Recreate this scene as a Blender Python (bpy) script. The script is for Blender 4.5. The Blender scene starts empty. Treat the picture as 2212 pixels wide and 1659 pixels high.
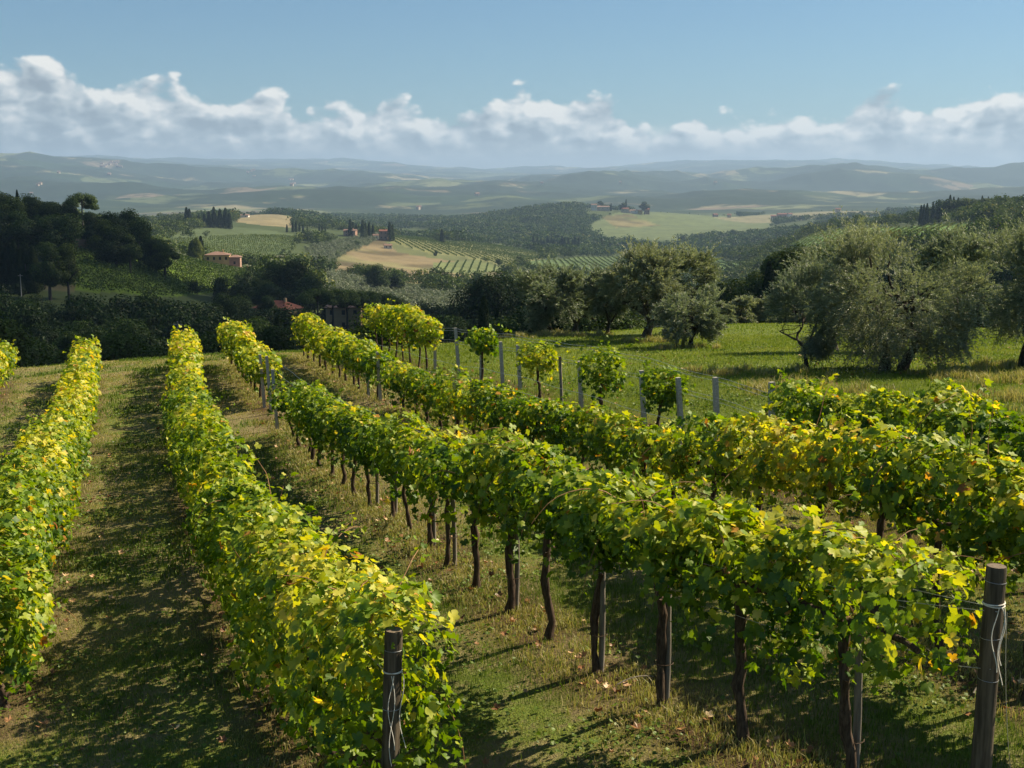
import bpy, math, numpy as np
from mathutils import Vector, Matrix
R = math.radians
C = bpy.context.scene
COL = C.collection
HAZE = 0.92e-4
CLX, CLY, CLW, CLH = -20.0, 272.0, 460.0, 245.0   # where the overhead cloud throws its shade

# ---------------------------------------------------------------- camera
F, W, H = 2650.0, 2212.0, 1659.0           # focal length in units of a 2212-wide picture
TH = math.atan(429.5 / F)                   # downward pitch
ct, st = math.cos(TH), math.sin(TH)
cam = bpy.data.cameras.new('camera')
cam.sensor_width = 36.0
cam.lens = 36.0 * F / W
cam.clip_start = 0.1
cam.clip_end = 60000
camo = bpy.data.objects.new('camera', cam)
COL.objects.link(camo)
camo.location = (0, 0, 0)
camo.rotation_euler = (R(90) - TH, 0, 0)
C.camera = camo

# ---------------------------------------------------------------- light
SUN_AZ, SUN_EL = R(65), R(42)              # clockwise from the view direction
sun = bpy.data.lights.new('sun', 'SUN')
sun.energy = 5.0
sun.angle = R(0.5)
sun.color = (1.0, 0.86, 0.64)
suno = bpy.data.objects.new('sun', sun)
COL.objects.link(suno)
SDIR = Vector((math.sin(SUN_AZ) * math.cos(SUN_EL), math.cos(SUN_AZ) * math.cos(SUN_EL), math.sin(SUN_EL)))
suno.rotation_euler = SDIR.to_track_quat('Z', 'Y').to_euler()
C.view_settings.view_transform = 'Standard'
C.view_settings.look = 'None'
C.view_settings.gamma = 1
C.view_settings.exposure = 1.15
C.view_settings.use_curve_mapping = False
cy = C.cycles
cy.max_bounces = 6; cy.diffuse_bounces = 2; cy.glossy_bounces = 1; cy.transmission_bounces = 4
cy.transparent_max_bounces = 8; cy.volume_bounces = 0
cy.sample_clamp_indirect = 4.0; cy.sample_clamp_direct = 0.0
cy.use_adaptive_sampling = True; cy.adaptive_threshold = 0.015
cy.use_denoising = True
cy.caustics_reflective = False; cy.caustics_refractive = False

# ---------------------------------------------------------------- node helper
class NT:
    def __init__(s, nt): s.t = nt; s.n = nt.nodes; s.l = nt.links
    def node(s, typ, **kw):
        n = s.n.new(typ)
        for k, v in kw.items():
            if k.startswith('i_'):
                key = k[2:]
                key = int(key) if key.isdigit() else key
                s.set(n.inputs[key], v)
            else: setattr(n, k, v)
        return n
    def set(s, inp, v):
        if isinstance(v, bpy.types.NodeSocket): s.l.new(v, inp)
        else: inp.default_value = v
    def math(s, op, a, b=0.0, c=None, clamp=False):
        n = s.n.new('ShaderNodeMath'); n.operation = op; n.use_clamp = clamp
        s.set(n.inputs[0], a); s.set(n.inputs[1], b)
        if c is not None: s.set(n.inputs[2], c)
        return n.outputs[0]
    def ss(s, a, lo, hi):
        n = s.n.new('ShaderNodeMapRange'); n.interpolation_type = 'SMOOTHSTEP'
        s.set(n.inputs[0], a); s.set(n.inputs[1], lo); s.set(n.inputs[2], hi)
        return n.outputs[0]
    def mix(s, f, a, b, typ='MIX'):
        n = s.n.new('ShaderNodeMix'); n.data_type = 'RGBA'; n.blend_type = typ
        s.set(n.inputs[0], f); s.set(n.inputs[6], a); s.set(n.inputs[7], b)
        return n.outputs[2]
    def noise(s, vec, scale, detail=4, rough=0.55, out=0, dist=0.0):
        n = s.n.new('ShaderNodeTexNoise'); s.set(n.inputs['Vector'], vec)
        n.inputs['Scale'].default_value = scale; n.inputs['Detail'].default_value = detail
        n.inputs['Roughness'].default_value = rough; n.inputs['Distortion'].default_value = dist
        return n.outputs[out]
    def ramp(s, f, pts, interp='LINEAR'):
        n = s.n.new('ShaderNodeValToRGB'); s.set(n.inputs[0], f); cr = n.color_ramp; cr.interpolation = interp
        while len(cr.elements) < len(pts): cr.elements.new(0.5)
        for e, (p, c) in zip(cr.elements, pts):
            e.position = p; e.color = (*c, 1) if len(c) == 3 else c
        return n.outputs[0]
    def attr(s, name, out=2):
        n = s.n.new('ShaderNodeAttribute'); n.attribute_name = name; return n.outputs[out]
    def scale(s, vec, v):
        n = s.n.new('ShaderNodeVectorMath'); n.operation = 'MULTIPLY'; s.set(n.inputs[0], vec); s.set(n.inputs[1], v)
        return n.outputs[0]
    def vadd(s, vec, v):
        n = s.n.new('ShaderNodeVectorMath'); n.operation = 'ADD'; s.set(n.inputs[0], vec); s.set(n.inputs[1], v)
        return n.outputs[0]
def c3(*c): return (*c, 1.0)

# ---------------------------------------------------------------- sky with a bank of cumulus
world = bpy.data.worlds.new('World'); C.world = world; world.use_nodes = True
w = NT(world.node_tree); w.n.clear()
out = w.node('ShaderNodeOutputWorld')
sky = w.node('ShaderNodeTexSky'); sky.sky_type = 'NISHITA'; sky.sun_disc = False
sky.sun_elevation = SUN_EL; sky.sun_rotation = SUN_AZ
sky.altitude = 200; sky.air_density = 1.0; sky.dust_density = 0.7; sky.ozone_density = 2.0
skyc = w.mix(0.16, sky.outputs[0], c3(2.4, 3.6, 4.6))
skyc = w.mix(1.0, skyc, c3(0.76, 1.0, 1.13), 'MULTIPLY')
bg1 = w.node('ShaderNodeBackground', i_Color=skyc, i_Strength=0.040)
tc = w.node('ShaderNodeTexCoord').outputs['Generated']
sx = w.node('ShaderNodeSeparateXYZ'); w.set(sx.inputs[0], tc)
a = w.math('DIVIDE', sx.outputs[0], w.math('MAXIMUM', sx.outputs[1], 0.05))
el = sx.outputs[2]
# height of the cloud tops along the horizon (tan azimuth -> elevation)
cur = w.node('ShaderNodeFloatCurve')
cm = cur.mapping; cv = cm.curves[0]
prof = [(-700,205),(-300,215),(-80,190),(0,180),(60,164),(125,156),(180,176),(215,192),(300,186),(400,196),(520,220),(565,206),(620,214),
        (740,232),(800,228),(890,236),(1000,246),(1090,222),(1190,200),(1290,212),(1335,252),(1400,262),(1480,236),(1530,262),(1640,262),
        (1780,262),(1850,222),(1900,214),(1960,238),(2080,226),(2160,218),(2260,226),(2500,235),(2900,245)]
def pa(px): return (px - 1106) / F
pts = [(min(max(pa(p) + 0.75, 0), 1.5) / 1.5, (400 - y) / F / 0.12) for p, y in prof]
while len(cv.points) < len(pts): cv.points.new(0.5, 0.5)
for pnt, (x, y) in zip(cv.points, pts): pnt.location = (x, y); pnt.handle_type = 'AUTO'
cm.update()
w.set(cur.inputs['Value'], w.math('DIVIDE', w.math('ADD', a, 0.75), 1.5))
top = w.math('MULTIPLY', cur.outputs[0], 0.12)
dirv = w.scale(tc, (1, 1, 1.5))
def fb(vec, sc, det=5, rough=.55): return w.noise(vec, sc, det, rough)
wv = w.node('ShaderNodeTexNoise'); w.set(wv.inputs['Vector'], dirv); wv.inputs['Scale'].default_value = 26; wv.inputs['Detail'].default_value = 5
warp = w.vadd(dirv, w.scale(w.vadd(wv.outputs[1], (-.5, -.5, -.5)), (0.020, 0.020, 0.014)))
def vor(vec, sc):
    v = w.node('ShaderNodeTexVoronoi'); v.feature = 'SMOOTH_F1'; w.set(v.inputs['Vector'], vec)
    v.inputs['Scale'].default_value = sc; v.inputs['Smoothness'].default_value = 0.6; v.inputs['Detail'].default_value = 0
    return v.outputs['Distance']
def dens(off):                              # heaps of rounded heads, large to small
    v = w.vadd(warp, off)
    t = w.math('MULTIPLY', vor(v, 26), -0.55)
    t = w.math('ADD', t, w.math('MULTIPLY', vor(v, 60), -0.28))
    t = w.math('ADD', t, w.math('MULTIPLY', vor(v, 135), -0.14))
    return w.math('ADD', t, w.math('MULTIPLY', fb(v, 20, 7, .6), 0.5))
d0 = dens((0, 0, 0)); d1 = dens((0.0065, 0.0, 0.0085))
depth = w.math('ADD', w.math('SUBTRACT', top, el), w.math('MULTIPLY', w.math('ADD', d0, 0.19), 0.050))
mask = w.ss(depth, 0.0, 0.0085)
relief = w.math('SUBTRACT', d0, d1)
big = w.math('SUBTRACT', fb(w.scale(tc, (1, 1, 2.8)), 13, 4, .55), 0.5)
lit = w.math('SUBTRACT', 0.76, w.math('MULTIPLY', w.ss(depth, 0.0, 0.052), 0.50))
lit = w.math('ADD', lit, w.math('MULTIPLY', relief, 2.8))
lit = w.math('ADD', lit, w.math('MULTIPLY', big, 1.5), clamp=True)
cc = w.ramp(lit, [(0.0, (0.27, 0.32, 0.365)), (0.3, (0.38, 0.44, 0.48)), (0.55, (0.54, 0.59, 0.61)), (0.8, (0.72, 0.74, 0.73)), (1.0, (0.93, 0.91, 0.85))])
low = w.ss(el, 0.042, 0.012)
lowc = w.mix(w.ss(a, -0.35, 0.45), c3(0.27, 0.305, 0.325), c3(0.50, 0.52, 0.51))
cc = w.mix(w.math('MULTIPLY', low, 0.90), cc, lowc)
mask = w.math('MAXIMUM', w.math('MULTIPLY', mask, 0.98), w.ss(el, 0.050, 0.030))
mask = w.math('MULTIPLY', mask, w.ss(sx.outputs[1], 0.1, 0.3))
bg2 = w.node('ShaderNodeBackground', i_Color=cc, i_Strength=0.50)
mx = w.node('ShaderNodeMixShader'); w.set(mx.inputs[0], mask); w.l.new(bg1.outputs[0], mx.inputs[1]); w.l.new(bg2.outputs[0], mx.inputs[2])
w.l.new(mx.outputs[0], out.inputs[0])
world.cycles.sampling_method = 'MANUAL'; world.cycles.sample_map_resolution = 1024

# ---------------------------------------------------------------- geometry helpers
rng = np.random.default_rng(7)
def tag(o, label=None, cat=None, group=None, kind=None):
    if label: o['label'] = label
    if cat: o['category'] = cat
    if group: o['group'] = group
    if kind: o['kind'] = kind
    return o
def mesh(name, V, Fs, mats, fmat=None, attrs=None, smooth=False):
    """V (n,3); Fs: array (m,k) or a list of such arrays; attrs: {name: (n,) floats or (n,3) colours} on points"""
    if isinstance(Fs, np.ndarray): Fs = [Fs]
    Fs = [np.asarray(f, np.int32) for f in Fs if len(f)]
    me = bpy.data.meshes.new(name)
    V = np.asarray(V, np.float32)
    me.vertices.add(len(V)); me.vertices.foreach_set('co', V.ravel())
    tot = sum(f.size for f in Fs); nf = sum(len(f) for f in Fs)
    me.loops.add(tot); me.polygons.add(nf)
    me.loops.foreach_set('vertex_index', np.concatenate([f.ravel() for f in Fs]))
    ks = np.concatenate([np.full(len(f), f.shape[1], np.int32) for f in Fs])
    me.polygons.foreach_set('loop_start', np.concatenate([[0], np.cumsum(ks)[:-1]]).astype(np.int32))
    if not isinstance(mats, (list, tuple)): mats = [mats]
    for m in mats: me.materials.append(m)
    if fmat is not None: me.polygons.foreach_set('material_index', np.asarray(fmat, np.int32))
    me.polygons.foreach_set('use_smooth', np.full(nf, bool(smooth)))
    for k, v in (attrs or {}).items():
        v = np.asarray(v, np.float32)
        if v.ndim == 1:
            at = me.attributes.new(k, 'FLOAT', 'POINT'); at.data.foreach_set('value', v)
        else:
            at = me.attributes.new(k, 'FLOAT_COLOR', 'POINT')
            at.data.foreach_set('color', np.concatenate([v, np.ones((len(v), 1), np.float32)], 1).ravel())
    me.update(calc_edges=True)
    return me
def add(name, me, parent=None, loc=None, rot=None, scale=None):
    o = bpy.data.objects.new(name, me); COL.objects.link(o)
    if parent is not None: o.parent = parent
    if loc is not None: o.location = loc
    if rot is not None: o.rotation_euler = rot
    if scale is not None: o.scale = (scale,) * 3 if np.isscalar(scale) else scale
    return o
def empty(name, loc, rz=0.0): return add(name, None, None, loc, (0, 0, rz))
class MB:
    """collects pieces into one mesh"""
    def __init__(s): s.V = []; s.F = {}; s.n = 0; s.A = []; s.M = {}
    def put(s, V, Fa, tint=0.5, m=0):
        V = np.asarray(V, float); Fa = np.asarray(Fa)
        s.V.append(V); k = Fa.shape[1]
        s.F.setdefault(k, []).append(Fa + s.n); s.M.setdefault(k, []).append(np.full(len(Fa), m))
        s.A.append(np.broadcast_to(np.asarray(tint, float), (len(V),)).copy()); s.n += len(V)
    def tube(s, P, r, seg=6, tint=0.5, m=0, cap=True, wob=0.0):
        P = np.asarray(P, float); n = len(P); r = np.broadcast_to(np.asarray(r, float), (n,))
        T = np.gradient(P, axis=0); T /= np.linalg.norm(T, axis=1)[:, None] + 1e-9
        ref = np.array([0.0, 0, 1]) if abs(T[0][2]) < .9 else np.array([1.0, 0, 0])
        rings = []
        for i in range(n):
            u = np.cross(T[i], ref); u /= np.linalg.norm(u) + 1e-9; v = np.cross(T[i], u)
            an = np.arange(seg) / seg * 2 * np.pi
            rr = r[i] * (1 + wob * rng.uniform(-1, 1, seg))
            rings.append(P[i] + (np.cos(an) * rr)[:, None] * u + (np.sin(an) * rr)[:, None] * v)
        V = np.concatenate(rings)
        i, j = np.meshgrid(np.arange(n - 1), np.arange(seg), indexing='ij')
        q = np.stack([i * seg + j, i * seg + (j + 1) % seg, (i + 1) * seg + (j + 1) % seg, (i + 1) * seg + j], -1).reshape(-1, 4)
        s.put(V, q, tint, m)
        if cap:
            b = s.n - len(V)
            for base, Pc, fl in ((0, P[0], 1), ((n - 1) * seg, P[-1], 0)):
                ring = np.arange(seg) + base
                tri = np.stack([ring, np.roll(ring, -1), np.full(seg, len(V))], 1)
                if not fl: tri = tri[:, ::-1]
                s.V.append(Pc[None]); s.A.append(np.array([float(np.mean(tint))])); s.F.setdefault(3, []).append(np.where(tri == len(V), s.n, tri + b)); s.M.setdefault(3, []).append(np.full(seg, m)); s.n += 1
    def box(s, c, d, rz=0.0, tint=0.5, m=0, top=1.0):
        x, y, z = np.asarray(d, float) / 2
        V = np.array([[i * x * (top if k > 0 else 1), j * y * (top if k > 0 else 1), k * z] for k in (-1, 1) for j in (-1, 1) for i in (-1, 1)])
        cr, sr = math.cos(rz), math.sin(rz)
        V = np.stack([V[:, 0] * cr - V[:, 1] * sr, V[:, 0] * sr + V[:, 1] * cr, V[:, 2]], 1) + np.asarray(c, float)
        s.put(V, [[0, 2, 3, 1], [4, 5, 7, 6], [0, 1, 5, 4], [2, 6, 7, 3], [0, 4, 6, 2], [1, 3, 7, 5]], tint, m)
    def me(s, name, mats, smooth=False, attr='tint'):
        ks = sorted(s.F)
        return mesh(name, np.concatenate(s.V), [np.concatenate(s.F[k]) for k in ks], mats,
                    np.concatenate([np.concatenate(s.M[k]) for k in ks]), {attr: np.concatenate(s.A)}, smooth)
def norm(v): return v / (np.linalg.norm(v, axis=-1, keepdims=True) + 1e-9)

# value noise ---------------------------------------------------------------
def _h(i, j, s):
    n = (i * 374761393 + j * 668265263 + s * 982451653) & 0x7fffffff
    n = ((n ^ (n >> 13)) * 1274126177) & 0x7fffffff
    return ((n ^ (n >> 16)) & 0xffff) / 65535.0
def vnoise(x, y, s=0):
    s = int(s)
    x = np.asarray(x, float); y = np.asarray(y, float)
    i = np.floor(x).astype(np.int64); j = np.floor(y).astype(np.int64); fx = x - i; fy = y - j
    fx = fx * fx * (3 - 2 * fx); fy = fy * fy * (3 - 2 * fy)
    return (_h(i, j, s) * (1 - fx) + _h(i + 1, j, s) * fx) * (1 - fy) + (_h(i, j + 1, s) * (1 - fx) + _h(i + 1, j + 1, s) * fx) * fy
def fbm(x, y, s=0, o=4, ridged=False):
    t = 0; a_ = 1; n = 0
    for k in range(o):
        v = vnoise(x * 2 ** k + 17.3 * k, y * 2 ** k - 9.1 * k, s + k)
        if ridged: v = 1 - abs(2 * v - 1)
        t = t + a_ * v; n += a_; a_ *= .5
    return t / n
def sstep(x, a_, b): t = np.clip((x - a_) / (b - a_), 0, 1); return t * t * (3 - 2 * t)

# ---------------------------------------------------------------- terrain
def zpix(py, Y):                            # height of the point of the plane at distance Y that is seen on picture line py
    v = (829.5 - py) / F
    return Y * (v * ct - st) / (ct + v * st)
def lin(py, Y): return -(py - 400) / F * Y
CP = np.array([(2.65,7,-3.85),(1.32,8.75,-3.95),(-.42,12.6,-4.25),(-1.24,15.2,-4.4),(-2.6,18.7,-4.7),(-4.7,25.5,-5.15),(-8.9,38,-5.6),
  (-10.2,38,-5.62),(-3.2,13.5,-4.6),(-5.6,13.5,-4.78),(-.73,7.5,-4.38),(1.64,21.3,-3.95),(.55,24.6,-4.3),(-.56,28,-4.5),(-3.2,36,-5.2),
  (-6.7,39,-5.36),(-3.2,28,-4.98),(-1.1,22.6,-4.65),(3.4,16,-3.95),(4.6,12.3,-3.8),(5.2,9,-3.75),(0,2,-3.7),(-6,3,-4.5),(8,3,-3.5),(-14,6,-5.4),(15,14,-3.4),
  (-16.7,40,-6.15),(-13.7,40,-5.9),(-9.45,41,-5.72),(-7,41,-5.6),(-4.6,41,-5.5),(-1.6,42,-5.42),(1.4,46,-5.5),(4.4,42,-5.25),(5.4,38,-5.0),(3.5,46,-5.52),
  (8.1,26,-3.95),(11.1,27,-3.95),(6.7,28,-4.1),(12.7,58,-6.5),(17,58,-6.6),(9,52,-6.0),(-30,40,-7.2),(24,40,-5.0),(-22,20,-6.0),(30,58,-6.6),(-1,60,-6.6),(-20,58,-7.5)])
def tps_fit(P, lam=0.3):
    d = np.linalg.norm(P[:, None, :2] - P[None, :, :2], axis=-1)
    K = np.where(d > 0, d * d * np.log(d + 1e-9), 0) + lam * np.eye(len(P)) * 10
    Q = np.concatenate([np.ones((len(P), 1)), P[:, :2]], 1)
    A = np.block([[K, Q], [Q.T, np.zeros((3, 3))]])
    return np.linalg.solve(A, np.concatenate([P[:, 2], np.zeros(3)]))
TW = tps_fit(CP)
def near_z(x, y):
    s = np.shape(x); x = np.ravel(x).astype(float); y = np.ravel(y).astype(float)
    o = TW[-3] + TW[-2] * x + TW[-1] * y
    for k in range(len(CP)):
        d2 = (x - CP[k, 0]) ** 2 + (y - CP[k, 1]) ** 2
        o += TW[k] * 0.5 * d2 * np.log(d2 + 1e-9)
    return o.reshape(s)
TX = np.array([0, 200, 400, 600, 800, 1000, 1200, 1400, 1600, 1800, 2000, 2212.])
TAB = [
 (60,   870,860,850,840,830,815,790,760,708,706,735,750),
 (100,  930,930,925,915,905,880,850,820,790,780,800,800),
 (150,  850,850,850,840,835,830,815,805,790,780,790,790),
 (200,  800,800,800,795,790,790,785,790,770,760,765,760),
 (260,  710,715,745,745,745,755,755,765,740,730,720,710),
 (320,  640,655,700,715,725,725,730,745,725,700,675,665),
 (380,  575,590,650,690,712,712,718,730,715,672,640,630),
 (440,  505,535,605,655,690,698,705,715,700,650,615,600),
 (500,  480,512,570,628,668,682,692,702,690,625,590,565),
 (560,  478,510,562,604,645,664,680,690,675,600,565,540),
 (650,  475,505,566,586,622,642,662,668,655,570,535,510),
 (800,  500,520,548,572,596,612,626,635,625,546,508,478),
 (950,  508,515,522,545,568,586,602,604,598,520,488,452),
 (1100, 505,508,497,512,540,560,580,586,572,500,478,448),
 (1250, 500,500,484,494,508,534,560,572,560,496,478,452),
 (1450, 495,495,478,480,505,520,545,556,548,500,474,456),
 (1700, 490,490,480,466,505,520,532,536,535,496,473,460),
 (2000, 486,487,484,464,492,500,505,508,506,486,471,460),
 (2300, 482,482,482,474,484,484,470,484,490,474,465,457),
 (2550, 480,480,478,474,478,474,449,460,482,464,460,453),
 (2900, 478,477,472,470,472,474,462,458,468,457,458,452),
 (3400, 470,468,462,464,467,470,468,464,462,459,459,456),
 (4500, 440,436,436,436,440,446,442,436,442,444,444,444),
 (5600, 410,408,412,414,418,424,424,418,420,424,424,424),
 (7000, 376,384,396,398,402,410,396,398,398,396,398,398),
 (9000, 349,357,368,376,384,392,378,383,378,374,373,374),
 (12000,352,356,360,364,372,380,379,374,368,368,372,376),
 (16000,346,346,345,346,354,369,368,359,350,352,363,371),
 (20000,360,360,358,360,366,380,380,370,362,362,372,380),
]
TAB = np.array(TAB, float); TD = np.log(TAB[:, 0]); TP = TAB[:, 1:]
def cub(v, n):                              # Catmull-Rom weights helper
    i = np.clip(np.floor(v).astype(int), 0, n - 2); t = v - i
    return i, t
def table_py(u, Y):
    ui = np.interp(u, TX, np.arange(len(TX)), left=None)
    ui = np.clip(ui, 0, len(TX) - 1.0001); di = np.clip(np.interp(np.log(np.maximum(Y, 1)), TD, np.arange(len(TD))), 0, len(TD) - 1.0001)
    i, t = cub(ui, len(TX)); j, q = cub(di, len(TD))
    def row(jj):
        jj = np.clip(jj, 0, len(TD) - 1)
        p0 = TP[jj, np.clip(i - 1, 0, len(TX) - 1)]; p1 = TP[jj, i]; p2 = TP[jj, i + 1]; p3 = TP[jj, np.clip(i + 2, 0, len(TX) - 1)]
        return p1 + .5 * t * (p2 - p0 + t * (2 * p0 - 5 * p1 + 4 * p2 - p3 + t * (3 * (p1 - p2) + p3 - p0)))
    a0, a1, a2, a3 = row(j - 1), row(j), row(j + 1), row(j + 2)
    return a1 + .5 * q * (a2 - a0 + q * (2 * a0 - 5 * a1 + 4 * a2 - a3 + q * (3 * (a1 - a2) + a3 - a0)))
def G(x, y):
    x = np.asarray(x, float); y = np.asarray(y, float)
    Y = np.maximum(y, 1.0)
    u = 1106 + F * x / (Y * ct)
    u = np.clip(u, -250, 2450)
    py = table_py(u, Y)
    far = sstep(Y, 2600, 4500)
    py = py - far * ((fbm(x / 1500, y / 1500, 3, 5, True) - .5) * 74 * (1 - .80 * sstep(Y, 7500, 9500)) + (fbm(x / 420, y / 420, 13, 4) - .5) * 26 * (1 - .6 * sstep(Y, 7500, 9500)))
    py = py - sstep(Y, 9500, 11500) * (fbm(u / 160 + Y / 4000, u * 0 + 3, 15, 5) - .5) * 20
    mid = sstep(Y, 300, 700) * (1 - sstep(Y, 2600, 4500))
    zf = lin(py, Y) + mid * (fbm(x / 130, y / 130, 5, 3) - .5) * 5
    yb = np.interp(u, [0, 1000, 1300, 1600, 2212], [41, 42, 46, 54, 54])
    k = sstep(Y, yb, yb + 14)
    nearm = Y < 90
    zn = np.zeros_like(zf)
    if np.any(nearm):
        xx = np.broadcast_to(x, zf.shape)[nearm]; yy = np.broadcast_to(y, zf.shape)[nearm]
        zn[nearm] = near_z(xx, yy) + (fbm(xx / 1.7, yy / 1.7, 9, 3) - .5) * 0.09
    return zn * (1 - k) + zf * k
def g1(x, y): return float(G(np.array([x]), np.array([y]))[0])
def at(px, Y):                              # ground point on picture column px at plane distance Y
    z = -0.15 * Y
    for _ in range(4):
        x = (px - 1106) / F * (Y * ct - z * st); z = g1(x, Y)
    return x, Y, z
def hit(px, py, d0=6.0, d1=17000.0):        # first ground point seen at a picture point
    v = (829.5 - py) / F; Y = np.exp(np.linspace(math.log(d0), math.log(d1), 900))
    z = Y * (v * ct - st) / (ct + v * st); x = (px - 1106) / F * (Y * ct - z * st)
    b = np.nonzero(G(x, Y) > z)[0]
    k = b[0] if len(b) else len(Y) - 1
    return x[k], Y[k]
def proj(x, y, z):
    zc = y * ct - z * st
    return 1106 + F * x / zc, 829.5 - F * (y * st + z * ct) / zc
def inpoly(px, py, poly):
    poly = np.asarray(poly, float); inside = np.zeros(np.shape(px), bool); n = len(poly)
    for i in range(n):
        x1, y1 = poly[i]; x2, y2 = poly[(i + 1) % n]
        c = ((y1 > py) != (y2 > py)) & (px < (x2 - x1) * (py - y1) / (y2 - y1 + 1e-12) + x1)
        inside ^= c
    return inside
def field(poly, d0=60.0, d1=4000.0): return np.array([hit(px, py, d0, d1) for px, py in poly])
# ---------------------------------------------------------------- fields: outlines on the ground (x, y)
FIELDS = [  # name, outline, base colour, row stripe strength, row direction
 ('vineyard', [(118,545),(178,541),(300,552),(450,570),(575,580),(560,606),(470,632),(330,642),(215,632),(118,622)], 250, 700, (.10,.16,.015)),
 ('vineyard', [(355,545),(360,520),(470,512),(600,508),(650,512),(652,520),(620,545),(540,570)], 640, 1150, (.085,.120,.045)),
 ('ploughed', [(520,568),(560,556),(622,548),(620,560),(590,585)], 640, 1000, (.12,.11,.06)),
 ('meadow', [(380,505),(430,494),(500,486),(560,490),(640,508),(480,512),(365,518)], 900, 1250, (.08,.11,.045)),
 ('meadow', [(500,470),(560,458),(640,470),(632,492),(560,486),(510,480)], 1100, 2100, (.24,.20,.11)),
 ('ploughed', [(722,560),(760,538),(830,512),(870,540),(940,552),(1080,578),(1130,588),(1100,600),(1000,614),(880,612),(790,598),(725,590)], 620, 1350, (.22,.17,.095)),
 ('meadow', [(820,512),(845,506),(850,520),(930,545),(1000,553),(1120,582),(1080,580),(950,560),(860,545)], 900, 1500, (.13,.145,.06)),
 ('vineyard', [(842,522),(868,508),(915,512),(945,522),(1070,530),(1160,545),(1180,560),(1110,578),(1000,555),(930,548),(860,528)], 900, 1600, (.21,.215,.085)),
 ('vineyard', [(935,568),(1030,562),(1110,585),(1010,592),(935,585)], 700, 1400, (.15,.18,.07)),
 ('vineyard', [(1130,568),(1250,555),(1390,552),(1400,575),(1290,590),(1150,590)], 800, 1600, (.10,.15,.05)),
 ('meadow', [(1270,490),(1290,478),(1420,455),(1560,462),(1680,480),(1660,492),(1480,520),(1300,520)], 1500, 3000, (.115,.145,.060)),
 ('ploughed', [(1300,468),(1360,462),(1430,488),(1330,492)], 1500, 3000, (.20,.17,.08)),
 ('vineyard', [(1530,556),(1630,560),(1610,585),(1540,600)], 700, 1500, (.16,.25,.08)),
 ('vineyard', [(1700,530),(1760,506),(1860,494),(2000,486),(2110,480),(2110,520),(1900,545),(1730,552)], 600, 1400, (.15,.27,.06)),
 ('meadow', [(1540,470),(1690,455),(1850,452),(1980,458),(1880,468),(1700,478)], 1700, 3200, (.22,.20,.11)),
 ('ploughed', [(0,596),(60,602),(165,610),(160,632),(60,625),(0,615)], 150, 420, (.10,.085,.04)),
]
FXY = [(n, field(p, a_, b), c, np.array(p)) for n, p, a_, b, c in FIELDS]

NA, NR = 900, 760
ang = np.concatenate([np.linspace(-60, -25, 60, endpoint=False), np.linspace(-25, 25, NA), np.linspace(25.5, 60, 60)])
rad = np.exp(np.linspace(math.log(2.0), math.log(20000), NR))
# distances measured along the view so that rows are planes of equal y
AA, YY = np.meshgrid(np.tan(np.radians(ang)), rad, indexing='ij')
XX = AA * YY
ZZ = G(XX, YY)
NAz, NRz = XX.shape
i, j = np.meshgrid(np.arange(NAz - 1), np.arange(NRz - 1), indexing='ij')
q = np.stack([i * NRz + j, (i + 1) * NRz + j, (i + 1) * NRz + j + 1, i * NRz + j + 1], -1).reshape(-1, 4)
gx, gy, gz = XX.ravel(), YY.ravel(), ZZ.ravel()
# land cover colour
n1 = fbm(gx / 40, gy / 40, 21, 4)[:, None]
cover = np.array([.040, .060, .018]) + n1 * np.array([.03, .035, .012])
fv = np.zeros(len(gx)); nearw = 1 - sstep(gy, 60, 75)
for n, xy, c, _ in FXY:
    m = inpoly(gx, gy, xy)
    t = fbm(gx[m] / 14, gy[m] / 14, 31, 4)[:, None]
    col = np.array(c) * (0.65 + .75 * t)
    if n == 'ploughed': col = col * (1 - .5 * sstep(fbm(gx[m] / 55, gy[m] / 55, 77, 3), .5, .62))[:, None] + np.array([.0, .03, .0]) * sstep(fbm(gx[m] / 70, gy[m] / 70, 78, 3), .5, .65)[:, None]
    cover[m] = col
    fv[m] = 1.0 if n == 'vineyard' else 0.0
farm = sstep(gy, 2900, 3600)
def row_dist(x, y):                         # distance to the nearest vine row, filled in with the rows below
    d = np.full(np.shape(x), 9.0)
    for pts_ in ROWLINES:
        for (x1, y1), (x2, y2) in zip(pts_[:-1], pts_[1:]):
            L2 = (x2 - x1) ** 2 + (y2 - y1) ** 2
            t = np.clip(((x - x1) * (x2 - x1) + (y - y1) * (y2 - y1)) / L2, 0, 1)
            d = np.minimum(d, np.hypot(x - x1 - t * (x2 - x1), y - y1 - t * (y2 - y1)))
    return d
ROWLINES = [
 [(2.75,6.6),(1.32,8.75),(.75,9.8),(.37,10.9),(-.42,12.7),(-1.24,15.2),(-2.6,18.8),(-3.3,20.8),(-4.75,25.5),(-5.9,29),(-8.9,38.4)],      # central
 [(-.73,7.45),(-1.67,9.5),(-2.72,12.0),(-3.2,13.5),(-4.9,18.8),(-7.0,26),(-8.6,32),(-10.3,38.2)],                              # second from left
 [(-4.5,10.2),(-5.6,13.5),(-7.6,20),(-9.6,26.5),(-11.5,32.5),(-12.9,36.8)],
 [(-7.2,12),(-9.6,19),(-12.4,27.5),(-15.6,37.2)],
 [(4.35,7.4),(3.7,9.1),(3.2,10.6),(2.05,13.8),(.5,18),(-1.1,22.6),(-2.5,26.5),(-3.2,28.4),(-6.9,39.5)],
 [(6.3,8.2),(5.3,10.2),(4.55,12.4),(3.5,15.7),(1.95,20.2),(.55,24.6),(-.56,28),(-2.2,33),(-4.9,41.5)],
]
litter = np.where(gy < 60, 1 - sstep(row_dist(gx, gy), .15, .75), 0)
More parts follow.
